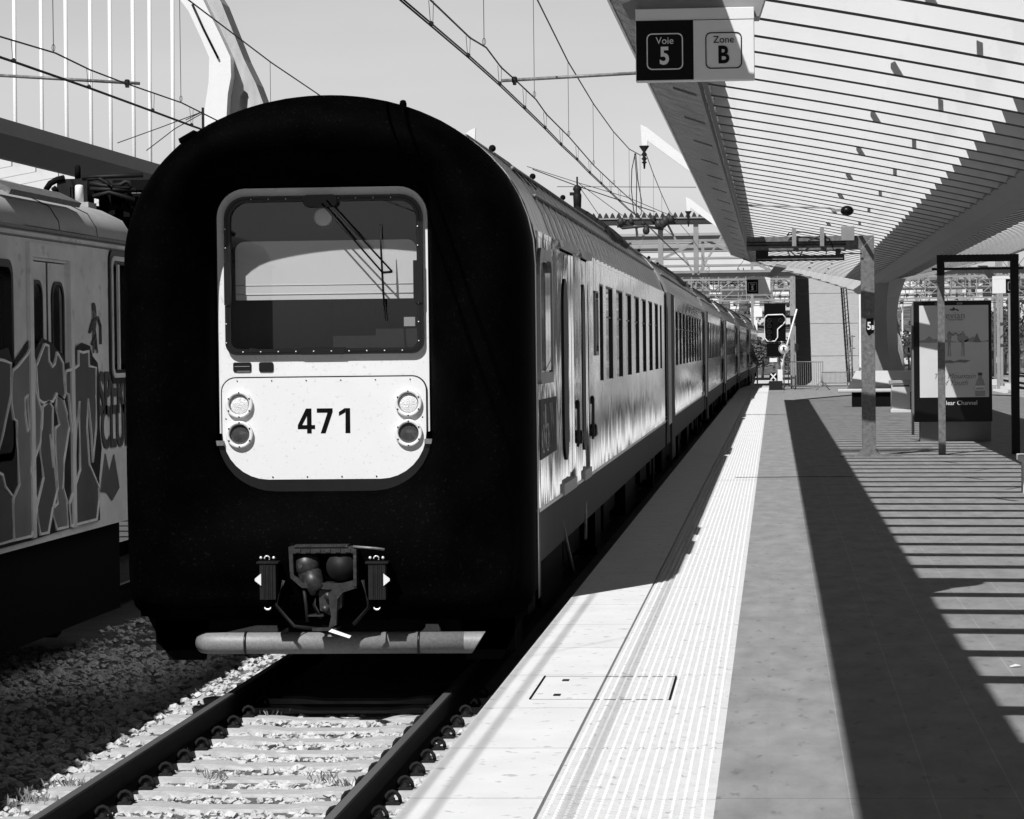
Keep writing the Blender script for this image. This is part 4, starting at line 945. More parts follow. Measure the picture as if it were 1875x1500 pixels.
def figure(cx, flip, ring):
    P = [(0, .0), (.012, .09), (.006, .155), (.0, .19), (-.015, .24), (.012, .255), (.018, .275), (.04, .275), (.045, .255), (.065, .24), (.055, .19), (.052, .155), (.05, .09), (.055, .0), (.034, .0), (.032, .08), (.026, .13), (.022, .08), (.018, .0)]
    shape([(cx + flip * u, .445 + v) for u, v in P], 'bather_silhouette', 'posterfaint')
    if ring: shape([(cx + .03 + .085 * math.cos(a), .635 + .04 * math.sin(a)) for a in [k * math.pi / 8 for k in range(16)]], 'swim_ring', 'posterfaint', .008)
figure(.60, 1, True); figure(.46, -1, False)
m = MB(); m.tube([pp(.43, .70), pp(.49, .675), pp(.53, .70), pp(.56, .665), pp(.6, .69)], .018, 4); m.build('joined_arms', 'postermid', po)
shape([(.28, .385), (.34, .40), (.45, .405), (.5, .39), (.58, .41), (.68, .405), (.74, .395), (.66, .375), (.55, .38), (.47, .372), (.35, .372)], 'figure_shadow', 'postermid')
text('poster_line', 'WELCOME TO', .085, pp(.50, .295), 'signwhite', po)
text('poster_script', 'The Mountain', .135, pp(.50, .228), 'postermid', po, shear=.35)
text('poster_script', 'of Youth', .135, pp(.50, .155), 'postermid', po, shear=.35)
shape([(.80, .01), (.80, .12), (.825, .19), (.845, .21), (.845, .255), (.90, .255), (.90, .21), (.92, .19), (.945, .12), (.945, .01)], 'bottle_picture', 'posterfaint')
shape([(.842, .235), (.842, .265), (.903, .265), (.903, .235)], 'bottle_cap', 'posterdark', .011)
shape([(.803, .07), (.803, .125), (.942, .125), (.942, .07)], 'bottle_label', 'signwhite', .011)
text('bottle_word', 'evian', .07, pp(.873, .095, .013), 'posterdark', po)
text('cabinet_name', 'Clear Channel', .112, ((X1 + X2) / 2 + .12, y - .004, ZM + .075), 'signwhite', cab)
m = MB(); m.box(X1 + .4, X1 + .58, y - .003, y, ZT_ - .07, ZT_ - .03); m.box(X1 + .8, X1 + .9, y - .003, y, ZT_ - .07, ZT_ - .03); m.build('lock_plate', 'galv', cab)
# ================================================================== BIN, BENCHES
y = 80.3; a, b = atY(1630, 697, y), atY(1667, 755, y)
t = thing('litter_bin', ((a.x + b.x) / 2, y + .3, 0), 'pale concrete litter bin with flat lid between bench and advert', 'bin')
MB().box(a.x + .03, b.x, y, y + .5, .05, a.z - .1).build('body', 'palecon', t, bevel=.01)
MB().box(a.x + .0, b.x + .02, y - .03, y + .53, .0, .10).build('foot', 'palecon', t, bevel=.02)
MB().box(a.x - .02, b.x + .02, y - .03, y + .53, a.z - .08, a.z).build('lid', 'concrete', t, bevel=.01)
MB().box(a.x + .055, b.x - .02, y - .004, y - .001, a.z - .16, a.z - .12).build('opening', 'frame', t)
y = 88.2
t = thing('concrete_bench', (3.2, y + .5, 0), 'long pale concrete bench with backrest round the foot of the column', 'bench')
a = atY(1534, 710, y); e = atY(1830, 710, y)
MB().box(a.x, 5.6, y, y + .55, .42, .52).build('seat', 'wood', t, bevel=.03)
MB().box(2.2, 5.4, y + .12, y + .55, 0, .42).build('plinth', 'under', t)
m = MB(); x_ = atY(1552, 690, y).x
m.add([(x_ + .25, y + .5, 1.03), (5.3, y + .5, 1.03), (5.3, y + .6, 1.03), (x_ + .25, y + .6, 1.03), (x_, y + .36, .52), (5.5, y + .36, .52), (5.5, y + .62, .52), (x_, y + .62, .52)],
      [(0, 1, 2, 3), (0, 1, 5, 4), (1, 2, 6, 5), (2, 3, 7, 6), (3, 0, 4, 7), (4, 5, 6, 7)]); m.build('backrest', 'wood', t)
# bench end peeking in at the right edge
p = atZ(1872, 904); t = thing('concrete_bench', (p.x + .9, p.y, 0), 'pale bench end cut off by the right edge of the photo', 'bench')
MB().box(p.x - .03, p.x + 1.6, p.y, p.y + .5, .38, .46).build('seat', 'wood', t, bevel=.01)
MB().box(p.x + .02, p.x + 1.5, p.y + .1, p.y + .4, 0, .38).build('plinth', 'wood', t)
# ================================================================== FAR END OF THE PLATFORM
y = 124.5; S = lambda px, py, yy=y: atY(px, py, yy)
t = thing('railway_signal', (S(1413, 700).x, y, -.8), 'black signal board with white outlined lamp cluster at the platform end', 'signal')
a, b = S(1399, 556), S(1439, 625)
MB().box(a.x, b.x, y, y + .15, b.z, a.z).build('board', 'signblack', t)
cl = [(1405, 577), (1433, 576), (1438, 581), (1439, 588), (1434, 594), (1424, 603), (1424, 618), (1419, 625), (1405, 625), (1400, 619), (1400, 582)]
m = MB(); m.tube([Vector(S(px, py)) + Vector((0, -.06, 0)) for px, py in cl + cl[:1]], .028, 5); m.build('white_outline', 'signwhite', t)
for k, (px, py) in enumerate(((1409, 587), (1409, 597), (1409, 608), (1409, 618), (1429, 587))):
    p = S(px, py); m = MB(); m.lathe([(.085, 0), (.085, -.16), (.075, -.16), (.07, -.01)], (p.x, y, p.z), 'y', 14); m.build('lamp_hood', 'reddark', t)
a, b = S(1404, 629), S(1431, 653); m = MB(); m.box(a.x, b.x, y, y + .15, b.z, a.z); m.box(S(1397, 0).x, S(1425, 0).x, y - .02, y + .1, a.z + .01, a.z + .05); lb = m.build('lower_board', 'signblack', t)
text('board_letter', 'L', .16, (S(1416, 0).x, y - .012, S(0, 642).z), 'signgrey', lb)
a, b = S(1409, 656), S(1423, 663); m = MB(); m.box(a.x, b.x, y - .02, y, b.z, a.z); m.build('white_plate', 'signwhite', t)
p = S(1416, 0).x; m = MB(); m.box(p - .06, p + .06, y + .02, y + .12, -.8, S(0, 640).z); m.build('mast', 'galv', t)
def roundsign(px, py, y, r, label):
    p = atY(px, py, y); t = thing('round_sign', (p.x, y, 0), label, 'sign')
    m = MB(); m.lathe([(r, 0), (r, .03)], (p.x, y, p.z), 'y', 28); d = m.build('disc', 'signwhite', t)
    m = MB(); m.ring([(p.x + u, p.z + v) for u, v in circ(0, 0, r * .98)], [(p.x + u, p.z + v) for u, v in circ(0, 0, r * .78)], 'y', y - .006, y - .001); m.build('rim', 'portal', d)
    m = MB(); s = r * .5
    m.prism([(p.x - s * .5, p.z - s), (p.x - s * .15, p.z - s), (p.x, p.z - s * .2), (p.x + s * .15, p.z - s), (p.x + s * .5, p.z - s), (p.x + s * .28, p.z + s * .4), (p.x + s * .8, p.z + s * .55), (p.x + s * .2, p.z + s * .65), (p.x + s * .2, p.z + s), (p.x - s * .2, p.z + s), (p.x - s * .2, p.z + s * .65), (p.x - s * .8, p.z + s * .55), (p.x - s * .28, p.z + s * .4)], 'y', y - .008, y - .001); m.build('walker_symbol', 'signblack', d)
    m = MB(); m.tube([(p.x, y + .05, 0), (p.x, y + .05, p.z)], .03, 6); m.build('post', 'galv', t); return t
roundsign(1435, 639, 121.6, .205, 'round white no walking sign beside the black signal')
roundsign(1664, 641, 92.0, .17, 'round white sign half hidden by the advert cabinet')
y = 123.0
a, b = S(1408, 698, y), S(1433, 714, y)
m = MB(); m.box(a.x, b.x, y, y + .4, 0, a.z); tag(m.build('equipment_box', 'galvdark', None, (a.x, y, 0), bevel=.01), 'small grey equipment box at the tip of the platform', 'box')
t = thing('cross_sign', (S(1416, 0, y).x, y + .2, 0), 'black disc with white slanting cross above the equipment box', 'sign')
p = S(1416, 690, y); m = MB(); m.lathe([(.16, 0), (.16, .03)], (p.x, y + .1, p.z), 'y', 24); m.build('disc', 'signblack', t)
m = MB()
for s in (-1, 1): m.prism([(p.x - .12, p.z - s * .10), (p.x - .09, p.z - s * .14), (p.x + .12, p.z + s * .10), (p.x + .09, p.z + s * .14)], 'y', y + .08 + .006 * s, y + .09 + .006 * s)
m.build('white_cross', 'signwhite', t)
m = MB(); m.tube([(p.x, y + .15, 0), (p.x, y + .15, p.z)], .03, 6); m.build('post', 'galv', t)
a, b = S(1424, 677, y), S(1433, 699, y)
t = thing('white_cabinet', (a.x, y, 0), 'narrow white cabinet with a slanting white pole beside the signal', 'cabinet')
MB().box(a.x, b.x, y + .45, y + .7, 0, a.z).build('body', 'signwhite', t)
m = MB(); m.tube([S(1431, 680, y + .5), S(1434, 660, y + .5), S(1442, 628, y + .5), S(1459, 566, y + .5)], .035, 6); m.build('pole', 'signwhite', t)
# mast with fittings
t = thing('lattice_mast', (S(1450, 0, 127).x, 127, 0), 'pale upright service mast between signal and ramp wall', 'mast')
a, b = S(1446, 500, 127), S(1456, 500, 127)
m = MB(); m.box(a.x, a.x + .06, 127, 127.1, 0, 4.6); m.box(b.x - .05, b.x, 127, 127.1, 0, 4.6)
for k in range(9): m.box(a.x, b.x, 127.02, 127.06, .4 + k * .5, .48 + k * .5)
m.build('upright', 'portal', t)
m = MB(); m.box(b.x - .04, b.x + .1, 126.9, 127, 1.55, 1.85); m.box(a.x, b.x, 126.9, 127, 2.7, 3.0); m.build('fitting_box', 'galvdark', t)
# crowd barriers
def barrier(p0, p1, h, label, bars=16):
    t = thing('crowd_barrier', ((p0[0] + p1[0]) / 2, (p0[1] + p1[1]) / 2, 0), label, 'barrier', 'crowd barriers at the platform end')
    a, b = Vector((*p0, 0)), Vector((*p1, 0)); d = (b - a)
    m = MB(); m.tube([a + Vector((0, 0, .16)), a + Vector((0, 0, h)), b + Vector((0, 0, h)), b + Vector((0, 0, .16)), a + Vector((0, 0, .16))], .022, 6)
    m.build('frame', 'galv', t)
    m = MB()
    for k in range(1, bars): q = a + d * (k / bars); m.tube([q + Vector((0, 0, .16)), q + Vector((0, 0, h))], .012, 4, False)
    m.build('bars', 'galv', t)
    for q in (a, b):
        m = MB(); m.tube([q + Vector((-.28, -.05, 0)), q + Vector((0, 0, .26)), q + Vector((.28, .05, 0))], .018, 5); m.build('foot', 'galv', t)
    return t
p, q_ = S(1437, 0, 124).x, S(1500, 0, 121.5).x
barrier((p, 124.0), (q_, 121.5), 1.12, 'tall crowd barrier of vertical bars standing askew beside the signal')
barrier((q_ + .1, 131), (S(1590, 0, 131).x, 131), .62, 'low mesh barrier across the foot of the concrete ramp', bars=40)
# ramp rising beyond the platform
t = thing('concrete_ramp', (2.6, 150, 0), 'pale concrete ramp with side railings rising beyond the platform end', 'ramp')
xa, xb_ = S(1452, 0, 138).x, S(1566, 0, 138).x; ye = 172; zt = 9.0
xc, xd = S(1450, 0, ye).x, S(1566, 0, ye).x
m = MB(); m.add([(xa, 138, -.3), (xb_, 138, -.3), (xd, ye, zt), (xc, ye, zt), (xa, 138, -.8), (xb_, 138, -.8), (xd, ye, -.8), (xc, ye, -.8)], [(0, 1, 2, 3), (0, 4, 5, 1), (1, 5, 6, 2), (2, 6, 7, 3), (3, 7, 4, 0)])
m.build('slope', 'concrete', t)
m = MB()
for k in range(1, 6):
    f = k / 6; yv = 138 + (ye - 138) * f; zz = -.3 + (zt + .3) * f
    m.tube([(xa + (xc - xa) * f, yv, zz + .01), (xb_ + (xd - xb_) * f, yv, zz + .01)], .03, 4, False)
m.build('joint', 'galv', t)
m = MB(); m.box(xa - .25, xa - .1, 137.8, 139, -.8, 2.3)
m.add([(xa - .2, 138, -.3), (xa - .08, 138, -.3), (xa - .08, 138, 2.4), (xa - .2, 138, 2.4), (xc - .2, ye, zt), (xc - .08, ye, zt), (xc - .08, ye, zt + 2.7), (xc - .2, ye, zt + 2.7)], [(0, 1, 2, 3), (4, 5, 6, 7), (0, 4, 7, 3), (1, 2, 6, 5), (3, 7, 6, 2)])
m.build('shadow_screen', 'portal', t)  # screen added to cast the dark stripe along the slope
m = MB()
for side, (x0_, x1_) in enumerate((((xb_ - .5), (xd - 1.2)),)):
    for hh in (.5, 1.0): m.tube([(x0_, 138, -.3 + hh), (x1_, ye, zt + hh)], .03, 5)
    for k in range(46):
        f = k / 46; m.tube([(x0_ + (x1_ - x0_) * f, 138 + (ye - 138) * f, -.3 + (zt + .3) * f), (x0_ + (x1_ - x0_) * f, 138 + (ye - 138) * f, .75 + (zt + .3) * f)], .022, 4, False)
m.build('railing', 'galvdark', t)
x = S(1567, 0, 118).x; x2 = S(1582, 0, 118).x
tag(MB().box(x, x2, 118, 118.6, 0, 5.4).build('white_pillar', 'white', None, (x, 118, 0), bevel=.03), 'tall plain white pillar left of the 5B post', 'pillar')
t = thing('handrail', (S(1553, 0, 117).x, 117, 0), 'tall thin grey rails standing beside the white pillar', 'railing')
m = MB()
for px in (1554, 1560): m.tube([S(px, 700, 117), S(px, 614, 117)], .03, 5)
m.tube([S(1552, 616, 117), S(1566, 616, 117)], .02, 5); m.tube([S(1552, 636, 117), S(1566, 638, 117)], .02, 5); m.build('rails', 'galv', t)
t = thing('handrail', (S(1655, 0, 112).x, 112, 0), 'pale stair railing rising behind the canopy column', 'railing')
m = MB(); m.tube([S(1636, 560, 112), S(1652, 640, 112), S(1655, 690, 112)], .05, 5)
for k in range(9): m.tube([S(1637 + k * 2, 566 + k * 10, 112), S(1637 + k * 2, 610 + k * 10, 112)], .02, 4)
m.add([S(1634, 575, 112.2), S(1650, 618, 112.2), S(1652, 690, 112.2), S(1636, 650, 112.2)], [(0, 1, 2, 3)])
m.build('rails', 'portal', t)
# ================================================================== GRAFFITI CARRIAGE
LX = -5.8; LC = -7.15; LE = 27.53; KL = .951
t = thing('old_carriage', (LC, 14, RZ), 'grey old carriage covered in graffiti at the left edge', 'railway carriage')
left = t
roofp = [(0, 2.80), (.01, 2.84), (.02, 2.93), (.10, 3.06), (.30, 3.16), (.52, 3.22), (.88, 3.36), (1.19, 3.46), (1.4, 3.49)]
roofp = [(u * KL, 1.8 + (v - 1.8) * KL) for u, v in roofp]; ZU = 1.8 + 1.0 * KL
R_ = [(LX - u, v) for u, v in roofp]; Lr = [(2 * LC - (LX - u), v) for u, v in roofp][::-1][1:]
prof = R_ + Lr; ZL0 = .30
winL = [(23.2, 24.45, 1.05, 2.62)]
def yl(px, py=600): return atX(px, py, LX).y
def zl(px, py): return atX(px, py, LX).z
dA, dB = yl(49), yl(130)
cw = (yl(203), yl(224) + .25, 1.55, 2.66)
holes = [(yl(-60), yl(21), 1.02, 2.49), (dA + .12, dB - .12, .40, 2.54), (cw[0], min(cw[1], LE - .12), 1.63, 2.60)]
m = MB(); wall_holes(m, LX, 8, LE, ZL0, ZU, holes, .06)
m.add([(2 * LC - LX, 8, ZL0), (2 * LC - LX, LE, ZL0), (2 * LC - LX, LE, ZU), (2 * LC - LX, 8, ZU)], [(0, 1, 2, 3)])
m.add([(u, LE, v) for u, v in prof] + [(2 * LC - LX, LE, ZL0), (LX, LE, ZL0)], [tuple(range(len(prof) + 2))])
m.add([(u, 8, v) for u, v in prof] + [(2 * LC - LX, 8, ZL0), (LX, 8, ZL0)], [tuple(range(len(prof) + 2))])
m.build('body_shell', 'oldpaint', t)
vs, fs = loft_x([prof, prof], [8, LE]); MB().add(vs, fs, True).build('roof', 'oldroof', t)
m = MB(); m.tube([(LX + .012, 8, ZU + .03), (LX + .012, LE, ZU + .03)], .022, 6); m.tube([(LX + .006, 8, ZU - .04), (LX + .006, LE, ZU - .04)], .010, 5); m.build('rain_gutter', 'galv', t)
m = MB()
for u, v in ((.45, 3.13), (.62, 3.19), (.80, 3.26)): m.tube([(LX - u, 8, v + .03), (LX - u, 24.4 + u, v + .03)], .032, 6)
m.build('roof_conduit', 'galvdark', t)
a = (25.0, 27.0)
m = MB(); m.prism([(LX - .05, 3.03), (LX - .21, 3.12), (LX - .21, 3.16), (LX - .03, 3.07)], 'y', 23.2, 25.6); m.build('roof_louvre', 'galv', t)
m = MB()
for yy in (24.7, 26.1): m.tube([(LX - u, yy, v + .004) for u, v in roofp[1:]], .006, 4)
m.build('roof_seam', 'galvdark', t)
m = MB(); m.box(LX - .055, LX - .05, holes[0][0], holes[0][1], holes[0][2], holes[0][3]); w1 = m.build('window', 'darkglass', t)
m = MB(); m.ring(rrect(sum(holes[0][:2]) / 2, 1.755, holes[0][1] - holes[0][0] + .06, 1.53, .14), rrect(sum(holes[0][:2]) / 2, 1.755, holes[0][1] - holes[0][0] - .06, 1.41, .1), 'x', LX - .05, LX + .012); m.build('window_frame', 'gasket', w1)
h = holes[2]; m = MB(); m.box(LX - .055, LX - .05, *h); w1 = m.build('cab_window', 'darkglass', t)
cy, cz = (h[0] + h[1]) / 2, (h[2] + h[3]) / 2
m = MB(); m.ring(rrect(cy, cz, h[1] - h[0] + .20, h[3] - h[2] + .2, .12), rrect(cy, cz, h[1] - h[0] - .04, h[3] - h[2] - .04, .08), 'x', LX - .05, LX + .02); m.build('window_frame', 'gasket', w1)
m = MB(); m.ring(rrect(cy, cz, h[1] - h[0] + .10, h[3] - h[2] + .1, .09), rrect(cy, cz, h[1] - h[0] + .02, h[3] - h[2] + .02, .08), 'x', LX + .02, LX + .03); m.box(LX + .0, LX + .02, h[0] + .25, h[0] + .30, h[2], h[3]); m.build('frame_trim', 'oldpaint', w1)
# double door
m = MB(); m.box(LX + .002, LX + .03, dA, dA + .12, .36, 2.56); m.box(LX + .002, LX + .03, dB - .12, dB, .36, 2.56); m.box(LX + .002, LX + .032, dA, dB, 2.56, 2.67); m.build('door_surround', 'oldpaint', t)
ym = yl(92)
for (a, b, wa, wb) in ((dA + .12, ym - .02, yl(60), yl(82)), (ym + .02, dB - .12, yl(99), yl(121))):
    d = MB().box(LX - .05, LX - .025, a, b, .41, 2.53).build('door_leaf', 'oldpaint', t)
    cy = (wa + wb) / 2; ww = wb - wa
    m = MB(); m.ring(rrect(cy, 1.73, ww, 1.31, ww * .35), rrect(cy, 1.73, ww - .07, 1.25, ww * .3), 'x', LX - .025, LX - .010); m.build('window_seal', 'gasket', d)
    m = MB(); m.prism(rrect(cy, 1.73, ww - .06, 1.26, ww * .3), 'x', LX - .025, LX - .018); m.build('door_window', 'darkglass', d)
m = MB(); m.box(LX - .06, LX - .02, ym - .02, ym + .02, .41, 2.53); m.box(LX - .05, LX + .01, dA + .1, dB - .1, .36, .41); m.build('door_gap', 'gasket', t)
m = MB(); m.box(2 * LC - LX + .1, LX - .12, 8, LE - .2, -.5, ZL0)
for bc in (24.8,):
    for s in (-1.2, 1.2): m.lathe([(.1, -.06), (.45, -.06), (.45, .06), (.1, .06)], (LX - .45, bc + s, RZ + .45), 'x', 20)
m.build('underframe', 'under', t)
# graffiti, measured in strips of the side wall
def gp(cx, cy): return atX(cx / 3.2625, 600 + cy / 3.2625, LX)
def gshape(P, nm, mt, d, par):
    vs = []; n = len(P)
    for u, v in P: q = gp(u, v); vs.append((LX + d, min(q.y, LE - .02), max(q.z, ZL0 + .0)))
    m = MB(); m.add(vs, [tuple(range(n))]); return m.build(nm, mt, par)
def gline(P, nm, mt, d, par, r=.016):
    m = MB()
    for Q in P:
        pts = [gp(u, v) for u, v in Q]; pts = [Vector((LX + d, min(q.y, LE - .02), max(q.z, ZL0))) for q in pts]
        m.tube(pts, r, 4, False)
    return m.build(nm, mt, par)
g = gshape([(-40, 150), (0, 130), (40, 120), (55, 170), (70, 210), (150, 90), (175, 50), (195, 140), (240, 60), (300, 90), (330, 130), (370, 160), (380, 215), (430, 200), (450, 110), (480, 90), (530, 110), (545, 170), (575, 210), (590, 330), (588, 600), (600, 720), (585, 900), (590, 1150), (400, 1200), (180, 1270), (-40, 1330)], 'graffiti', 'spray', .012, t)
LET = [
 ([(-40, 190), (0, 195), (50, 215), (48, 400), (35, 470), (0, 640), (-40, 800)], 'spray1'),
 ([(60, 255), (90, 230), (150, 155), (172, 105), (190, 200), (195, 380), (235, 510), (225, 690), (172, 835), (168, 860), (205, 1040), (205, 1080), (175, 1245), (70, 1270), (65, 1020), (100, 940), (85, 560), (65, 545), (52, 450)], 'spray2'),
 ([(200, 230), (250, 100), (275, 110), (278, 200), (295, 235), (312, 215), (325, 150), (362, 215), (368, 320), (375, 400), (360, 430), (320, 395), (300, 440), (240, 450), (215, 430), (205, 330)], 'spray1'),
 ([(240, 470), (275, 440), (300, 480), (298, 620), (310, 830), (318, 900), (330, 1050), (300, 1080), (275, 1225), (225, 1235), (205, 1070), (245, 900), (222, 700), (235, 600)], 'spray1'),
 ([(315, 600), (340, 580), (320, 470), (325, 400), (362, 430), (385, 520), (398, 600), (370, 780), (362, 960), (385, 1040), (392, 1190), (325, 1205), (300, 1090), (330, 960)], 'spray2'),
 ([(380, 260), (425, 245), (455, 225), (455, 140), (480, 150), (515, 140), (518, 230), (560, 240), (560, 600), (540, 800), (532, 640), (512, 430), (505, 600), (520, 820), (575, 950), (577, 1040), (565, 1145), (410, 1185), (402, 1050), (430, 960), (465, 850), (460, 440), (440, 600), (435, 850), (395, 400), (378, 390)], 'spray1'),
 ([(-40, 860), (0, 880), (15, 950), (60, 1010), (65, 1270), (-40, 1300)], 'spray1'),
]
for P, mt in LET: gshape(P, 'graffiti_letter', mt, .016, g)
gline([P + P[:1] for P, _ in LET] + [[(135, 420), (150, 400), (160, 600), (148, 620), (135, 520), (135, 420)], [(285, 640), (300, 720), (302, 830), (290, 700), (285, 640)]], 'letter_outline', 'sprayline', .017, g, .015)
gline([[(540, 100), (560, 50), (565, 130)], [(525, 30), (545, -40), (575, -60), (590, -10), (592, 100)]], 'tag_stroke', 'tag', .014, t, .014)
for s_, cx, cy_ in (('SPERO', 690, 400), ('CLUB', 690, 600)):
    q = gp(cx, cy_); text('tag_word', s_, .50, (LX + .012, q.y, q.z), 'tag', t, bold=.016, sx=1.0, rot=(math.pi / 2, 0, math.pi / 2), depth=.001)
q = gp(560, 20); text('tag_letter', 'R', .62, (LX + .012, q.y, q.z), 'tag', t, bold=.004, sx=.55, rot=(math.pi / 2, 0, math.pi / 2), depth=.001)
q = gp(648, 900); m = MB(); m.prism([(q.y - .35, q.z - .1), (q.y - .15, q.z + .22), (q.y, q.z + .05), (q.y + .2, q.z + .2), (q.y + .4, q.z - .1), (q.y + .1, q.z - .2), (q.y - .1, q.z - .12)], 'x', LX + .002, LX + .012); m.build('peeled_patch', 'spray1', t)
# next old vehicle with pantograph gear
t = thing('old_carriage', (LC, 28.2, RZ), 'dark rear vehicle with pantograph gear, mostly hidden behind the black nose', 'railway carriage')
lowr = [(LX - u, v - .40) for u, v in roofp]; pr2 = [(LX - .03, ZL0)] + lowr + [(2 * LC - x, z) for x, z in lowr[::-1]] + [(2 * LC - LX + .03, ZL0)]
MB().prism(pr2, 'y', 28.2, 48).build('body_shell', 'galvdark', t)
m = MB(); YY = 29.1; s = lambda px, py: atY(px, py, YY)
a, b = s(104, 328), s(160, 372); m.prism([(a.x, b.z), (b.x, b.z - .02), (b.x, a.z - .02), (b.x - .05, a.z), (a.x + .06, a.z), (a.x, a.z - .04)], 'y', YY, YY + .3)
for k in range(4): x_ = s(122 + k * 5.5, 0).x; m.box(x_, x_ + .018, YY - .05, YY, b.z + .03, a.z - .08)
m.box(a.x - .04, b.x + .06, YY + .02, YY + .3, b.z - .12, b.z - .02)
m.build('insulator_housing', 'galvdark', t)
m = MB(); p = s(138, 315); m.lathe([(.03, -.06), (.03, .05), (.018, .07)], (p.x, YY + .1, p.z - .0), 'z', 12)
m.tube([s(84, 348), s(92, 336), s(105, 329), s(118, 326)], .03, 6); m.tube([s(97, 350), s(104, 344)], .03, 6); m.build('contact_horn', 'under', t)
m = MB()
for P_ in (((160, 328), (180, 326), (195, 334), (206, 347)), ((165, 346), (200, 347), (248, 347)), ((206, 340), (222, 338), (229, 333), (236, 333), (241, 345)), ((150, 325), (200, 323), (262, 321)), ((165, 335), (190, 340), (240, 346)), ((170, 360), (200, 352), (246, 366))):
    m.tube([s(*q) for q in P_], .022, 6)
m.build('pantograph_tube', 'galvdark', t)
m = MB(); a, b = s(168, 352), s(262, 420); m.box(a.x, b.x, YY + .3, YY + 1.2, b.z - .3, a.z); a, b = s(190, 326), s(262, 344); m.box(a.x, b.x, YY + .4, YY + .9, b.z, a.z)
rnd = random.Random(2)
for k in range(14): px = rnd.uniform(170, 250); py = rnd.uniform(348, 385); q = s(px, py); m.box(q.x - .03, q.x + .03, YY + .1, YY + .3, q.z - .06, q.z + .05)
m.build('roof_equipment', 'under', t)
m = MB(); p = s(158, 357); m.lathe([(.042, -.09), (.04, .06), (.034, .078), (.01, .082)], (p.x, YY - .3, p.z - .0), 'z', 16); m.build('roof_lamp', 'oldpaint', t)
p = s(162, 378); MB().box(p.x - .15, p.x + .1, YY - .45, YY - .1, p.z - .08, p.z + .02).build('lamp_base', 'oldroof', t)
# ================================================================== OVERHEAD LINE
def line_y(pts, X):                              # pixels on a vertical plane over one track
    return [atX(px, py, X) for px, py in pts]
def catenary(X, contact, aux, mess, dr1, dr2, label, arm):
    t = thing('overhead_line', (X, 30, 4.7), label, 'overhead line', 'overhead lines above the two tracks')
    c = line_y(contact, X); m = MB(); m.tube([p + Vector((-.012, 0, 0)) for p in c], .009, 5); m.tube([p + Vector((.016, 0, .002)) for p in c], .009, 5); m.build('contact_wire', 'wire', t)
    A = line_y(aux, X); m = MB(); m.tube(A, .010, 5); m.build('auxiliary_wire', 'wire', t)
    Ms = line_y(mess, X); m = MB(); m.tube(Ms, .011, 5); m.build('messenger_wire', 'wire', t)
    def interp(L_, y):
        for p, q in zip(L_, L_[1:]):
            if min(p.y, q.y) <= y <= max(p.y, q.y): f = (y - p.y) / (q.y - p.y); return p + (q - p) * f
        return None
    for px in dr1:
        m = MB()
        ya = line_y([(px, 300)], X)[0].y; p, q = interp(A, ya), interp(c, ya)
        if p is None or q is None: continue
        m.tube([p + Vector((-.02, -.02, 0)), q + Vector((-.01, .0, .04))], .003, 4); m.tube([p + Vector((.02, .02, 0)), q + Vector((.015, 0, .04))], .003, 4)
        m.lathe([(.012, -.01), (.012, .04)], q, 'z', 6); m.box(q.x - .02, q.x + .02, q.y - .02, q.y + .02, q.z, q.z + .03)
        m.build('contact_dropper', 'wire', t)
    for px in dr2:
        m = MB()
        ya = line_y([(px, 300)], X)[0].y; p, q = interp(Ms, ya), interp(A, ya)
        if q is None: continue
        if p is None: p = q + Vector((0, 0, 1.6))
        m.tube([p, q], .005, 4)
        m.tube([q + Vector((.018 * math.sin(R(a_)), 0, .05 + .04 * math.cos(R(a_)))) for a_ in range(0, 361, 45)], .004, 4)
        m.build('dropper', 'wire', t)
    m = MB(); s0 = c[0].y                       # the same wires carried on over and behind the photographer
    for L_, zz in ((c, .0), (A, .45), (Ms, 1.4)):
        p = L_[0]; pts = [p]
        for q in range(1, 7): yy = p.y - q * 20.; pts.append(Vector((X, yy, p.z + (.25 if q % 3 == 0 else -.05) * (zz > 0))))
        m.tube(pts, .010, 5)
    for q in range(14): yy = s0 - 4 - q * 8.; m.tube([(X, yy, c[0].z), (X, yy, c[0].z + 1.5)], .004, 4)
    m.build('wire_run', 'wire', t)
    if arm:
        m = MB(); m.tube(arm, .021, 8); m.build('registration_tube', 'galv', t)
        p = arm[0] + (arm[1] - arm[0]).normalized() * .16; m = MB(); m.lathe([(.034, -.03), (.034, .03)], p, 'x', 8); m.box(p.x - .02, p.x + .02, p.y - .03, p.y + .03, p.z - .06, p.z + .04); m.build('clamp', 'wire', t)
    return t
catenary(TC, [(735, 0), (793, 49), (860, 106), (917, 157), (962, 200), (999, 236), (1028, 266), (1057, 293), (1080, 317), (1110, 345), (1150, 383), (1175, 402), (1215, 442), (1262, 487)],
         [(700, -110), (788, 0), (860, 69), (890, 87), (917, 123), (945, 148), (981, 182), (1000, 209), (1042, 251), (1087, 303), (1124, 338), (1155, 366), (1185, 395), (1230, 430)],
         [(960, -55), (984, 0), (1040, 113), (1087, 191), (1123, 241), (1152, 273), (1172, 284), (1184, 285), (1196, 318), (1211, 355), (1226, 388), (1262, 430), (1290, 470)],
         [793, 860, 917, 962, 999, 1028, 1057, 1080, 1101, 1118, 1134], [889, 980, 1042, 1087, 1124, 1152, 1172, 1196, 1211],
         'overhead wires with droppers above the train numbered 471', [Vector(atY(918, 148, 37)), Vector((-1.0, 37.2, atY(1200, 127, 37).z))])
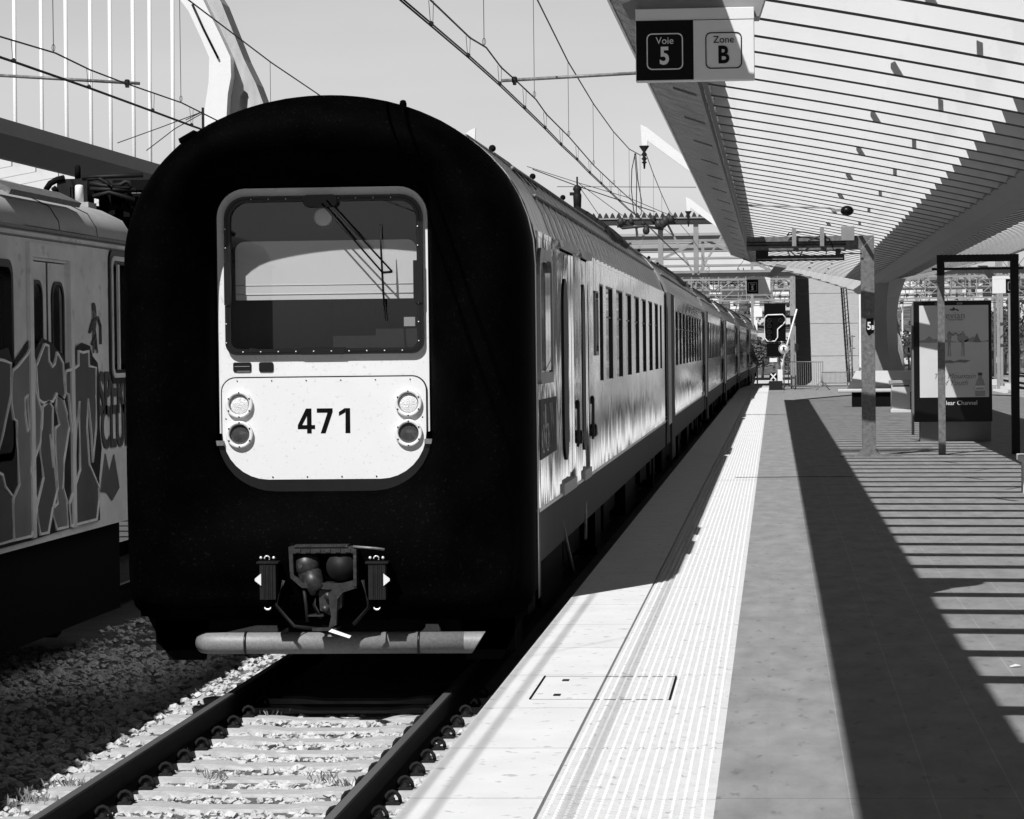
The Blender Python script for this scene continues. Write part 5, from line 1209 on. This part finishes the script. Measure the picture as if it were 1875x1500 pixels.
catenary(-7.85, [(-60, 83), (0, 105), (30, 115), (165, 162), (282, 205), (352, 231), (420, 255), (560, 306), (700, 360)], [(-60, 50), (0, 67), (101, 97), (165, 128), (228, 152), (332, 188), (400, 222), (520, 268), (700, 340)],
         [(230, -90), (345, 0), (497, 115), (583, 173), (660, 232), (760, 300)], [28, 165, 281, 352], [101, 333, 497, 583],
         'overhead wires with droppers above the graffiti covered carriage', [Vector(atY(256, 153, 51.5 * .735)), Vector(atY(-40, 136, 51.5 * .735))])
# jumper loops and thin cross wires
t = thing('overhead_line', (TC, 75, 5), 'looping jumper cables hanging near the white bracket arm', 'overhead line')
m = MB()
for P_ in (((1163, 281), (1157, 310), (1156, 345), (1160, 385), (1165, 398)), ((1164, 281), (1168, 330), (1175, 370), (1174, 392), (1168, 400)), ((1162, 281), (1166, 330), (1165, 398)), ((975, 310), (1055, 340), (1120, 362), (1200, 388))):
    m.tube([atY(px, py, 75) for px, py in P_], .012, 5)
m.build('jumper', 'wire', t)
t = thing('strung_wire', (-6, 100, 6), 'thin twisted feeder wires strung from the dark insulator post over the train roof', 'wire')
m = MB()
for P_ in (((965, 305), (1056, 334), (1150, 362), (1240, 400)), ((1020, 342), (1275, 343)), ((1058, 338), (1098, 396)), ((1060, 336), (1140, 395))):
    m.tube([atY(px, py, 100) for px, py in P_], .014, 4)
m.build('feeder', 'wire', t)
m = MB(); p = atY(1057, 352, 100); m.lathe([(.12, -.6), (.14, -.1), (.10, 0), (.15, .1), (.1, .2), (.03, .22), (.03, .5)], p, 'z', 10); m.box(p.x - .25, p.x, 100, 100.2, p.z - .1, p.z + .0); m.build('insulator', 'galvdark', t)
m = MB(); m.box(p.x - .08, p.x + .08, 100, 100.2, -.8, p.z - .5); m.build('post', 'galvdark', t)
t = thing('strung_wire', (-13, 60, 5), 'thin twisted guy wires reaching to the dark post left of the nose', 'wire')
m = MB()
for P_ in (((370, 205), (290, 235), (215, 262)), ((370, 208), (320, 236), (268, 276)), ((370, 205), (340, 220))): m.tube([atY(px, py, 62) for px, py in P_], .012, 4)
a, b = atY(369, 197, 62), atY(373, 245, 62); m.box(a.x, b.x, 62, 62.1, b.z - 1, a.z); m.build('guy', 'wire', t)
# bracket arms over the tracks
def bracket(y, X, label, sg=1):
    s_ = FPX / y; t = thing('bracket_arm', (X, y, 7), label, 'catenary bracket', 'white bracket arms over the tracks')
    zt = CAMZ + 5.36
    m = MB(); P_ = [(X - .05 * sg, zt + .02), (X + .1 * sg, zt - .05), (X + 1.35 * sg, zt - 1.05), (X + 1.35 * sg, zt - 1.30), (X + .18 * sg, zt - .42), (X + .12 * sg, zt - .36), (X + .1 * sg, zt - .5), (X - .02 * sg, zt - .5)]
    m.prism(P_, 'y', y, y + .15); m.build('arm', 'white', t)
    m = MB(); c = (X + .03 * sg, y + .07, zt - .5)
    m.lathe([(.02, -.55), (.03, -.42), (.07, -.4), (.03, -.36), (.07, -.3), (.03, -.26), (.07, -.2), (.03, -.14), (.12, -.01), (.12, .01)], c, 'z', 10); m.build('insulator', 'galvdark', t)
bracket(74.5, TC, 'white cranked bracket arm holding the wires, nearest beside the canopy edge')
bracket(111, TC + .05, 'smaller white cranked bracket arm beyond the first, above the dark lattice beam')
bracket(74.5, -7.25, 'white bracket arm tip just visible over the train roof', -1)
# ================================================================== ARCH AND HANGERS BEHIND THE LEFT CANOPY
YA = 72.0; s = lambda px, py, yy=YA: atY(px, py, yy)
for k, px in enumerate((25, 74, 119, 164, 200, 242, 273, 315)):
    a, b = s(px, -60), s(px + (3 if k < 6 else 1), 330)
    o = MB().tube([a, (b.x, b.y, 3.5)], .046, 10).build('hanger_tube', 'white', None, (b.x, b.y, 3.5))
    tag(o, ['white hanger tube nearest the left edge of the photo', 'second white hanger tube from the left', 'third white hanger tube from the left', 'fourth white hanger tube from the left', 'fifth white hanger tube from the left', 'sixth white hanger tube from the left',
            'seventh white hanger tube from the left, second before the arch leg', 'last white hanger tube, nearest the curved arch leg'][k], 'hanger', 'white hanger tubes of the arch')
t = thing('station_arch', (s(400, 0).x, YA, 0), 'tall smooth white arch leg rising behind the black train nose', 'arch')
def poly3(P, y0, y1, nm, mt):
    m = MB(); m.prism([(s(px, py).x, s(px, py).z) for px, py in P], 'y', y0, y1); return m.build(nm, mt, t)
poly3([(300, -40), (352, -40), (372, 0), (404, 66), (422, 105), (423, 140), (417, 172), (412, 260), (368, 260), (373, 210), (382, 150), (383, 105), (368, 70), (345, 20)], YA, YA + 1.2, 'leg', 'white')
poly3([(352, -40), (372, -40), (398, 0), (420, 55), (440, 105), (462, 150), (490, 225), (500, 270), (458, 270), (455, 200), (447, 168), (440, 162), (433, 172), (430, 210), (428, 270), (412.4, 270), (417.4, 172), (423.4, 140), (422.4, 105), (404.4, 66), (372.4, 0)], YA + .5, YA + 1.6, 'side_web', 'oldroof')
m = MB(); m.tube([s(352, 8, YA - .05), s(372, 52, YA - .05), (s(400, 107).x, YA - .05, s(400, 107).z)], .03, 5); m.build('joint_groove', 'black', t)
# ================================================================== FAR PORTALS, BUILDINGS, HILLSIDE
def portal(y, x0, x1, z0, z1, label, cols, mt='portal', thick=.14, dark=False, step=3.2, roofed=False):
    t = thing('catenary_portal', ((x0 + x1) / 2, y, z1), label, 'portal', 'lattice catenary portals across the tracks')
    m = MB(); m.box(x0, x1, y, y + thick * 1.5, z0 - thick, z0 + thick); m.box(x0, x1, y, y + thick * 1.5, z1 - thick, z1 + thick)
    if dark:
        m.build('chord', 'portaldark', t); m = MB(); m.box(x0, x1, y - .02, y - .003, z0 + thick * .3, z0 + thick); m.box(x0, x1, y - .02, y - .003, z1 - thick, z1 - thick * .2)
    x = x0; k = 0
    while x < x1 - .1:
        xn = min(x + step, x1)
        p, q = ((x, y + thick, z0), (xn, y + thick, z1)) if k % 2 else ((x, y + thick, z1), (xn, y + thick, z0))
        m.tube([p, q], thick * .62, 4, False); m.box(xn - thick * .5, xn + thick * .5, y + .05, y + .05 + thick, z0, z1); x = xn; k += 1
    m.build('truss', mt, t)
    for c in cols:
        m = MB(); m.box(c - .28, c - .2, y, y + .4, -.8, z1 + .5); m.box(c + .2, c + .28, y, y + .4, -.8, z1 + .5)
        z = -.6; j = 0
        while z < z1 + .6: m.tube([(c - .24, y + .2, z), (c + .24, y + .2, z + .6)] if j % 2 else [(c + .24, y + .2, z), (c - .24, y + .2, z + .6)], .035, 4, False); z += .6; j += 1
        m.build('column', mt, t)
    return t
y = 131; z = lambda py: atY(1210, py, y).z
t = portal(y, -34, 34, z(503), z(438), 'large lattice portal with pale diagonals beyond the train roof', (-33, 33), thick=.13, step=3.1, dark=True)
t2 = thing('signal_gantry', (-2, y - 4, z(398)), 'dark gantry beam with saw-toothed upper edge across the tracks', 'gantry')
a, b = atY(1095, 400, y - 4), atY(1360, 400, y - 4)
zz = a.z; m = MB(); m.box(-20, 14, y - 4, y - 3.2, zz - .28, zz - .02)
x = -20
while x < 14: m.prism([(x, zz - .02), (x + .05, zz + .12), (x + .11, zz + .22), (x + .17, zz + .12), (x + .22, zz - .02)], 'y', y - 4, y - 3.4); x += .26
m.build('beam', 'portaldark', t2)
m = MB(); m.box(-20, 14, y - 4.05, y - 4.0, zz - .06, zz + .0); m.build('pale_edge', 'portal', t2)
m = MB()
for px in (1209, 1274): p = atY(px, 420, y - 3.9).x; m.box(p - .10, p + .10, y - 3.9, y - 3.5, z(503), zz - .28)
for px, qx in ((1222, 1270), (1335, 1278)): m.tube([atY(px, 410, y - 3.8), atY(qx, 503, y - 3.8)], .06, 4, False)
for px, qx, py, qy in ((1165, 1168, 415, 445), (1185, 1170, 412, 455), (1130, 1160, 415, 412)): m.tube([atY(px, py, y - 3.8), atY(qx, qy, y - 3.8)], .07, 4, False)
m.build('hanging_strut', 'portal', t2)
m = MB(); rnd = random.Random(9)
for k in range(12): px = rnd.uniform(1125, 1240); p = atY(px, rnd.uniform(400, 424), y - 4.2); m.ball(p, rnd.uniform(.08, .2), 1, 1, 1.2, n=5)
m.tube([atY(1128, 410, y - 4.2), atY(1140, 418, y - 4.2), atY(1180, 414, y - 4.2), atY(1215, 420, y - 4.2)], .06, 5); m.build('insulator_cluster', 'portaldark', t2)
pos = [(158, 5.2, 4.1), (182, 6.2, 5.0), (205, 6.6, 5.4), (232, 7.4, 6.0), (262, 7.9, 6.4), (296, 8.4, 7.0)]
nm = ['nearest', 'second', 'third', 'fourth', 'fifth', 'farthest']
for k, (yy, z1, z0) in enumerate(pos):
    portal(yy, -30 - k * 3, 42 + k * 4, z0, z1, 'pale lattice portal over the yard, %s of the six rows beyond the large one' % nm[k], [-12 + k * 2.3, 16.5 + k * 1.1, 24 + k * 2], 'portal' if k % 3 == 0 else 'farportal', thick=.045 + .008 * k, step=1.3 + .25 * k)
rnd = random.Random(77)
for k in range(9):                               # span wires with droppers across the yard
    yy = 182 + k * 11.; z_ = 3.9 + k * .42 + rnd.uniform(-.4, .4)
    t = thing('cross_span', (4, yy, z_), 'thin cross span wires with droppers over the yard, %s row counted from the platform end' % ['first', 'second', 'third', 'fourth', 'fifth', 'sixth', 'seventh', 'eighth', 'ninth'][k], 'span wire', 'cross span wires over the yard')
    m = MB(); m.tube([(-32, yy, z_ + .9), (-10, yy, z_ + .5), (12, yy, z_ + .45), (40, yy, z_ + 1.)], .03, 4); m.tube([(-32, yy, z_), (40, yy, z_)], .03, 4); x = -30
    while x < 38: m.tube([(x, yy, z_ - rnd.uniform(0, .9)), (x + rnd.uniform(-.3, .3), yy, z_ + .5)], .035, 4); m.box(x - .10, x + .10, yy, yy + .1, z_ - .12, z_ + .12); x += rnd.uniform(.6, 1.9)
    m.build('span_wires', 'portaldark' if k % 2 == 0 else 'portal', t)
# masts at the right beyond the tracks
for k, (px, yy, hgt) in enumerate(((1828, 150, 7), (1834, 160, 6), (1822, 190, 6.2), (1849, 170, 7), (1776, 200, 8), (1378, 170, 6.6))):
    x = atY(px, 600, yy).x; m = MB(); m.box(x - .07, x + .07, yy, yy + .2, -.8, hgt)
    t = thing('steel_mast', (x, yy, -.8), ['pale upright steel mast just right of the advert', 'thin steel mast behind the first, right of the advert', 'faint distant mast hard against the advert edge', 'steel mast inside the right portal opening', 'tall mast rising above the advert top', 'thin mast above the far end of the train'][k], 'mast')
    m.build('shaft', 'portal' if k != 2 else 'galv', t); m = MB(); m.box(x - .3, x + .3, yy - .1, yy + .3, -.8, -.45); m.build('footing', 'palecon', t)
# long buildings
def building(x0, x1, y, z0, z1, label, rows, mt='wallA', cols=0, band=None):
    t = thing('building', ((x0 + x1) / 2, y, z0), label, 'building')
    MB().box(x0, x1, y, y + 12, z0, z1).build('wall', mt, t)
    MB().box(x0 - .3, x1 + .3, y - .3, y + 12.3, z1, z1 + .35).build('roof', 'wallB', t)
    for i in range(rows):
        zc = z0 + (z1 - z0) * (i + .62) / rows; hh = (z1 - z0) / rows * .30
        if cols:
            for j in range(cols):
                xc = x0 + (x1 - x0) * (j + .5) / cols; wv = (x1 - x0) / cols * .28
                MB().box(xc - wv, xc + wv, y - .06, y - .002, zc - hh, zc + hh).build('window', 'win', t)
        else: MB().box(x0 + .4, x1 - .4, y - .06, y - .002, zc - hh * .45, zc + hh * .45).build('window', 'wallB', t)
    return t
yb_ = 345; p1, p2 = atY(1085, 420, yb_), atY(1500, 505, yb_)
building(-30, 6, yb_, p2.z, atY(1200, 455, yb_).z, 'long white building with thin horizontal bands beyond the large lattice portal', 4)
building(-24, 4, yb_ + 6, atY(1200, 455, yb_).z, atY(1200, 430, yb_).z, 'grey upper storey set back on the long white building', 1, 'wallB')
for k, (x0_, x1_, yy, z0_, z1_) in enumerate(((20, 27, 330, 3, 8.6), (28.5, 34, 322, 3, 8.0), (36, 44, 335, 3, 9), (6, 19, 338, 2.5, 9.0))):  # last entry: pale house added so the train side reflects something bright
    building(x0_, x1_, yy, z0_, z1_, ['pale house with two rows of windows behind the yard, above the advert', 'narrow pale house right of the advert, behind the lattice', 'wide pale house at the far right on the hillside', 'pale house left of the advert, added to brighten reflections in the train side'][k], 2, 'wallA' if k != 1 else 'wallB', cols=4)
# hillside in terraces
m = MB(); rnd = random.Random(21)
ys = [270, 282, 296, 310, 326, 345, 380, 460, 700]; zs = [-.8, 1.2, 2.6, 3.8, 5.0, 6.0, 6.8, 7.4, 8]
xs = [-90 + 6 * i for i in range(36)]
vs = []
for yy, zz in zip(ys, zs):
    for x in xs: vs.append((x, yy + rnd.uniform(-3, 3), (zz * (1.45 if x < 3 else 1.0) + rnd.uniform(-.7, .7)) if zz > 0 else zz))
n = len(xs); m.add(vs, [(i * n + k, i * n + k + 1, (i + 1) * n + k + 1, (i + 1) * n + k) for i in range(len(ys) - 1) for k in range(n - 1)])
struct('hillside', m, 'hill')
for k in range(7):
    zz = [-.2, 1.0, 2.2, 3.3, 4.3, 5.1, 5.8][k]; yy = 262 + k * 11
    m = MB(); x = -45
    while x < 60:
        l = rnd.uniform(3, 11)
        if rnd.random() < .62: zq = zz * (1.45 if x < 3 else 1); m.box(x, x + l, yy + rnd.uniform(-1, 1), yy + 1.6, zq - 1, zq + rnd.uniform(-.6, .1))
        x += l + rnd.uniform(.3, 2.5)
    o = m.build('terrace_wall', 'wallA' if k % 2 else 'palecon', None, (0, yy, zz - 1)); tag(o, 'broken pale retaining wall on the hillside, %s from the bottom' % ['lowest', 'second', 'third', 'fourth', 'fifth', 'sixth', 'topmost'][k], 'retaining wall', 'retaining walls on the hillside')
for k, (px, py, w_, h_, yy) in enumerate(((1306, 553, .9, .35, 255), (1345, 560, .7, .4, 250), (1382, 560, .8, .5, 258), (1430, 540, 1.3, .55, 252), (1652, 532, 1.6, .7, 245), (1690, 545, 1.4, .5, 249), (1385, 572, .9, .35, 240), (1310, 530, 1.1, .4, 262))):
    p = atY(px, py, yy); m = MB(); m.box(p.x - w_ / 2, p.x + w_ / 2, yy, yy + .2, p.z - h_, p.z + h_); m.box(p.x - .06, p.x + .06, yy + .2, yy + .3, -.8, p.z)
    tag(m.build('signal_board', 'white', None, (p.x, yy, -.8)), ['small white board on the hillside above the end of the train', 'white board just left of the hanging track 5 sign', 'pale board under the hanging track 5 sign', 'wide white board above the black signal', 'white board beside the canopy column top', 'white board above the left edge of the advert', 'low white board left of the black signal', 'white board highest over the train roof'][k], 'board')
# leafy masses
def leaves(m, c, rx, ry, rz_, n, r_, rnd):
    for _ in range(n):
        a, b = rnd.uniform(0, 6.283), math.acos(rnd.uniform(-.6, 1)); q = rnd.uniform(.45, 1.0) ** .5
        lump = .75 + .3 * math.sin(3 * a + c[0]) * math.sin(4 * b + c[1])
        p = Vector((c[0] + rx * q * lump * math.sin(b) * math.cos(a), c[1] + ry * q * lump * math.sin(b) * math.sin(a), c[2] + rz_ * q * lump * math.cos(b)))
        d1 = Vector((rnd.uniform(-1, 1), rnd.uniform(-1, 1), rnd.uniform(-.6, .6))).normalized() * r_ * rnd.uniform(.5, 1.3); d2 = d1.cross(Vector((rnd.uniform(-1, 1), rnd.uniform(-1, 1), rnd.uniform(-1, 1)))).normalized() * r_ * rnd.uniform(.4, .9)
        m.add([p - d1, p + d2, p + d1, p - d2], [(0, 1, 2, 3)])
rnd = random.Random(33)
def tree(x, y, z, h, w_, label, mt='leaf', n=420):
    t = thing('tree', (x, y, z), label, 'tree', 'trees at the foot of the hillside'); m = MB(); m.tube([(x, y, z), (x + .1, y, z + h * .35), (x, y, z + h * .7)], [h * .035, h * .026, h * .01], 7)
    for k in range(4): a = k * 1.7; m.tube([(x, y, z + h * (.3 + .07 * k)), (x + w_ * .4 * math.cos(a), y + w_ * .4 * math.sin(a), z + h * (.55 + .07 * k))], [h * .016, h * .006], 5)
    m.build('trunk', 'bark', t); m = MB()
    for k in range(5):
        a = k * 1.3; leaves(m, (x + w_ * .3 * math.cos(a), y + w_ * .3 * math.sin(a), z + h * (.5 + .1 * (k % 3))), w_ * .42, w_ * .42, h * .26, n // 5, .16, rnd)
    m.build('crown', mt, t)
for k, (px, yy, h, w_) in enumerate(((1815, 235, 5.2, 6), (1838, 245, 5.6, 6), (1862, 228, 5.6, 6), (1885, 238, 6.5, 6.5), (1668, 240, 4.6, 5), (1645, 250, 4.2, 5), (1395, 230, 3.2, 3.6), (1760, 240, 4.6, 6), (1720, 246, 4.4, 5))):
    tree(atY(px, 600, yy).x, yy, -.8, h, w_, ['dark bushy tree just right of the advert', 'dark tree behind the masts right of the advert', 'dark tree behind the right portal post', 'large dark tree at the right edge', 'small dark tree beside the round sign', 'small tree behind the canopy column', 'low dark tree behind the end of the train', 'dark tree hidden behind the advert, right part', 'dark tree hidden behind the advert, middle part'][k])
m = MB()
for _ in range(420):
    yy = rnd.uniform(262, 345); x = rnd.uniform(-26, 46); zz = -.8 + max(0, (yy - 262)) * (.118 if x < 3 else .082)
    leaves(m, (x, yy, zz + .3), rnd.uniform(.8, 2.4), 1.4, rnd.uniform(.5, 1.2), 46, .22, rnd)
tag(m.build('hillside_scrub', 'leaf', None), 'dark scrub scattered over the terraced hillside', 'scrub', kind='stuff')
m = MB(); p = atY(1386, 640, 150); leaves(m, (p.x, 150, p.z - .3), .42, .4, 1.1, 900, .07, rnd); m.tube([(p.x, 150, -.8), (p.x, 150, p.z)], .04, 5)
tag(m.build('pale_shrub', 'leaf2', None, (p.x, 150, -.8)), 'pale upright shrub just beyond the end of the train', 'shrub')
# low kerbs and rails crossing in the yard beyond the platform
for k in range(5):
    yy = 146 + k * 17; m = MB(); m.add([(-16, yy, -.62), (-3, yy + 3, -.62), (14, yy + 14, -.62), (14, yy + 14.3, -.62), (-3, yy + 3.3, -.62), (-16, yy + .3, -.62)] , [(0, 1, 4, 5), (1, 2, 3, 4)])
    m.box(-14, 3, yy + 5, yy + 5.4, -.8, -.5)
    tag(m.build('cable_trough', 'palecon' if k % 2 else 'galvdark', None, (0, yy, -.8)), ['dark cable trough crossing the yard nearest the platform end', 'pale cable trough, second beyond the platform end', 'dark cable trough, third beyond the platform end', 'pale cable trough, fourth beyond the platform end', 'dark cable trough, farthest from the platform end'][k], 'cable trough', 'cable troughs in the yard')
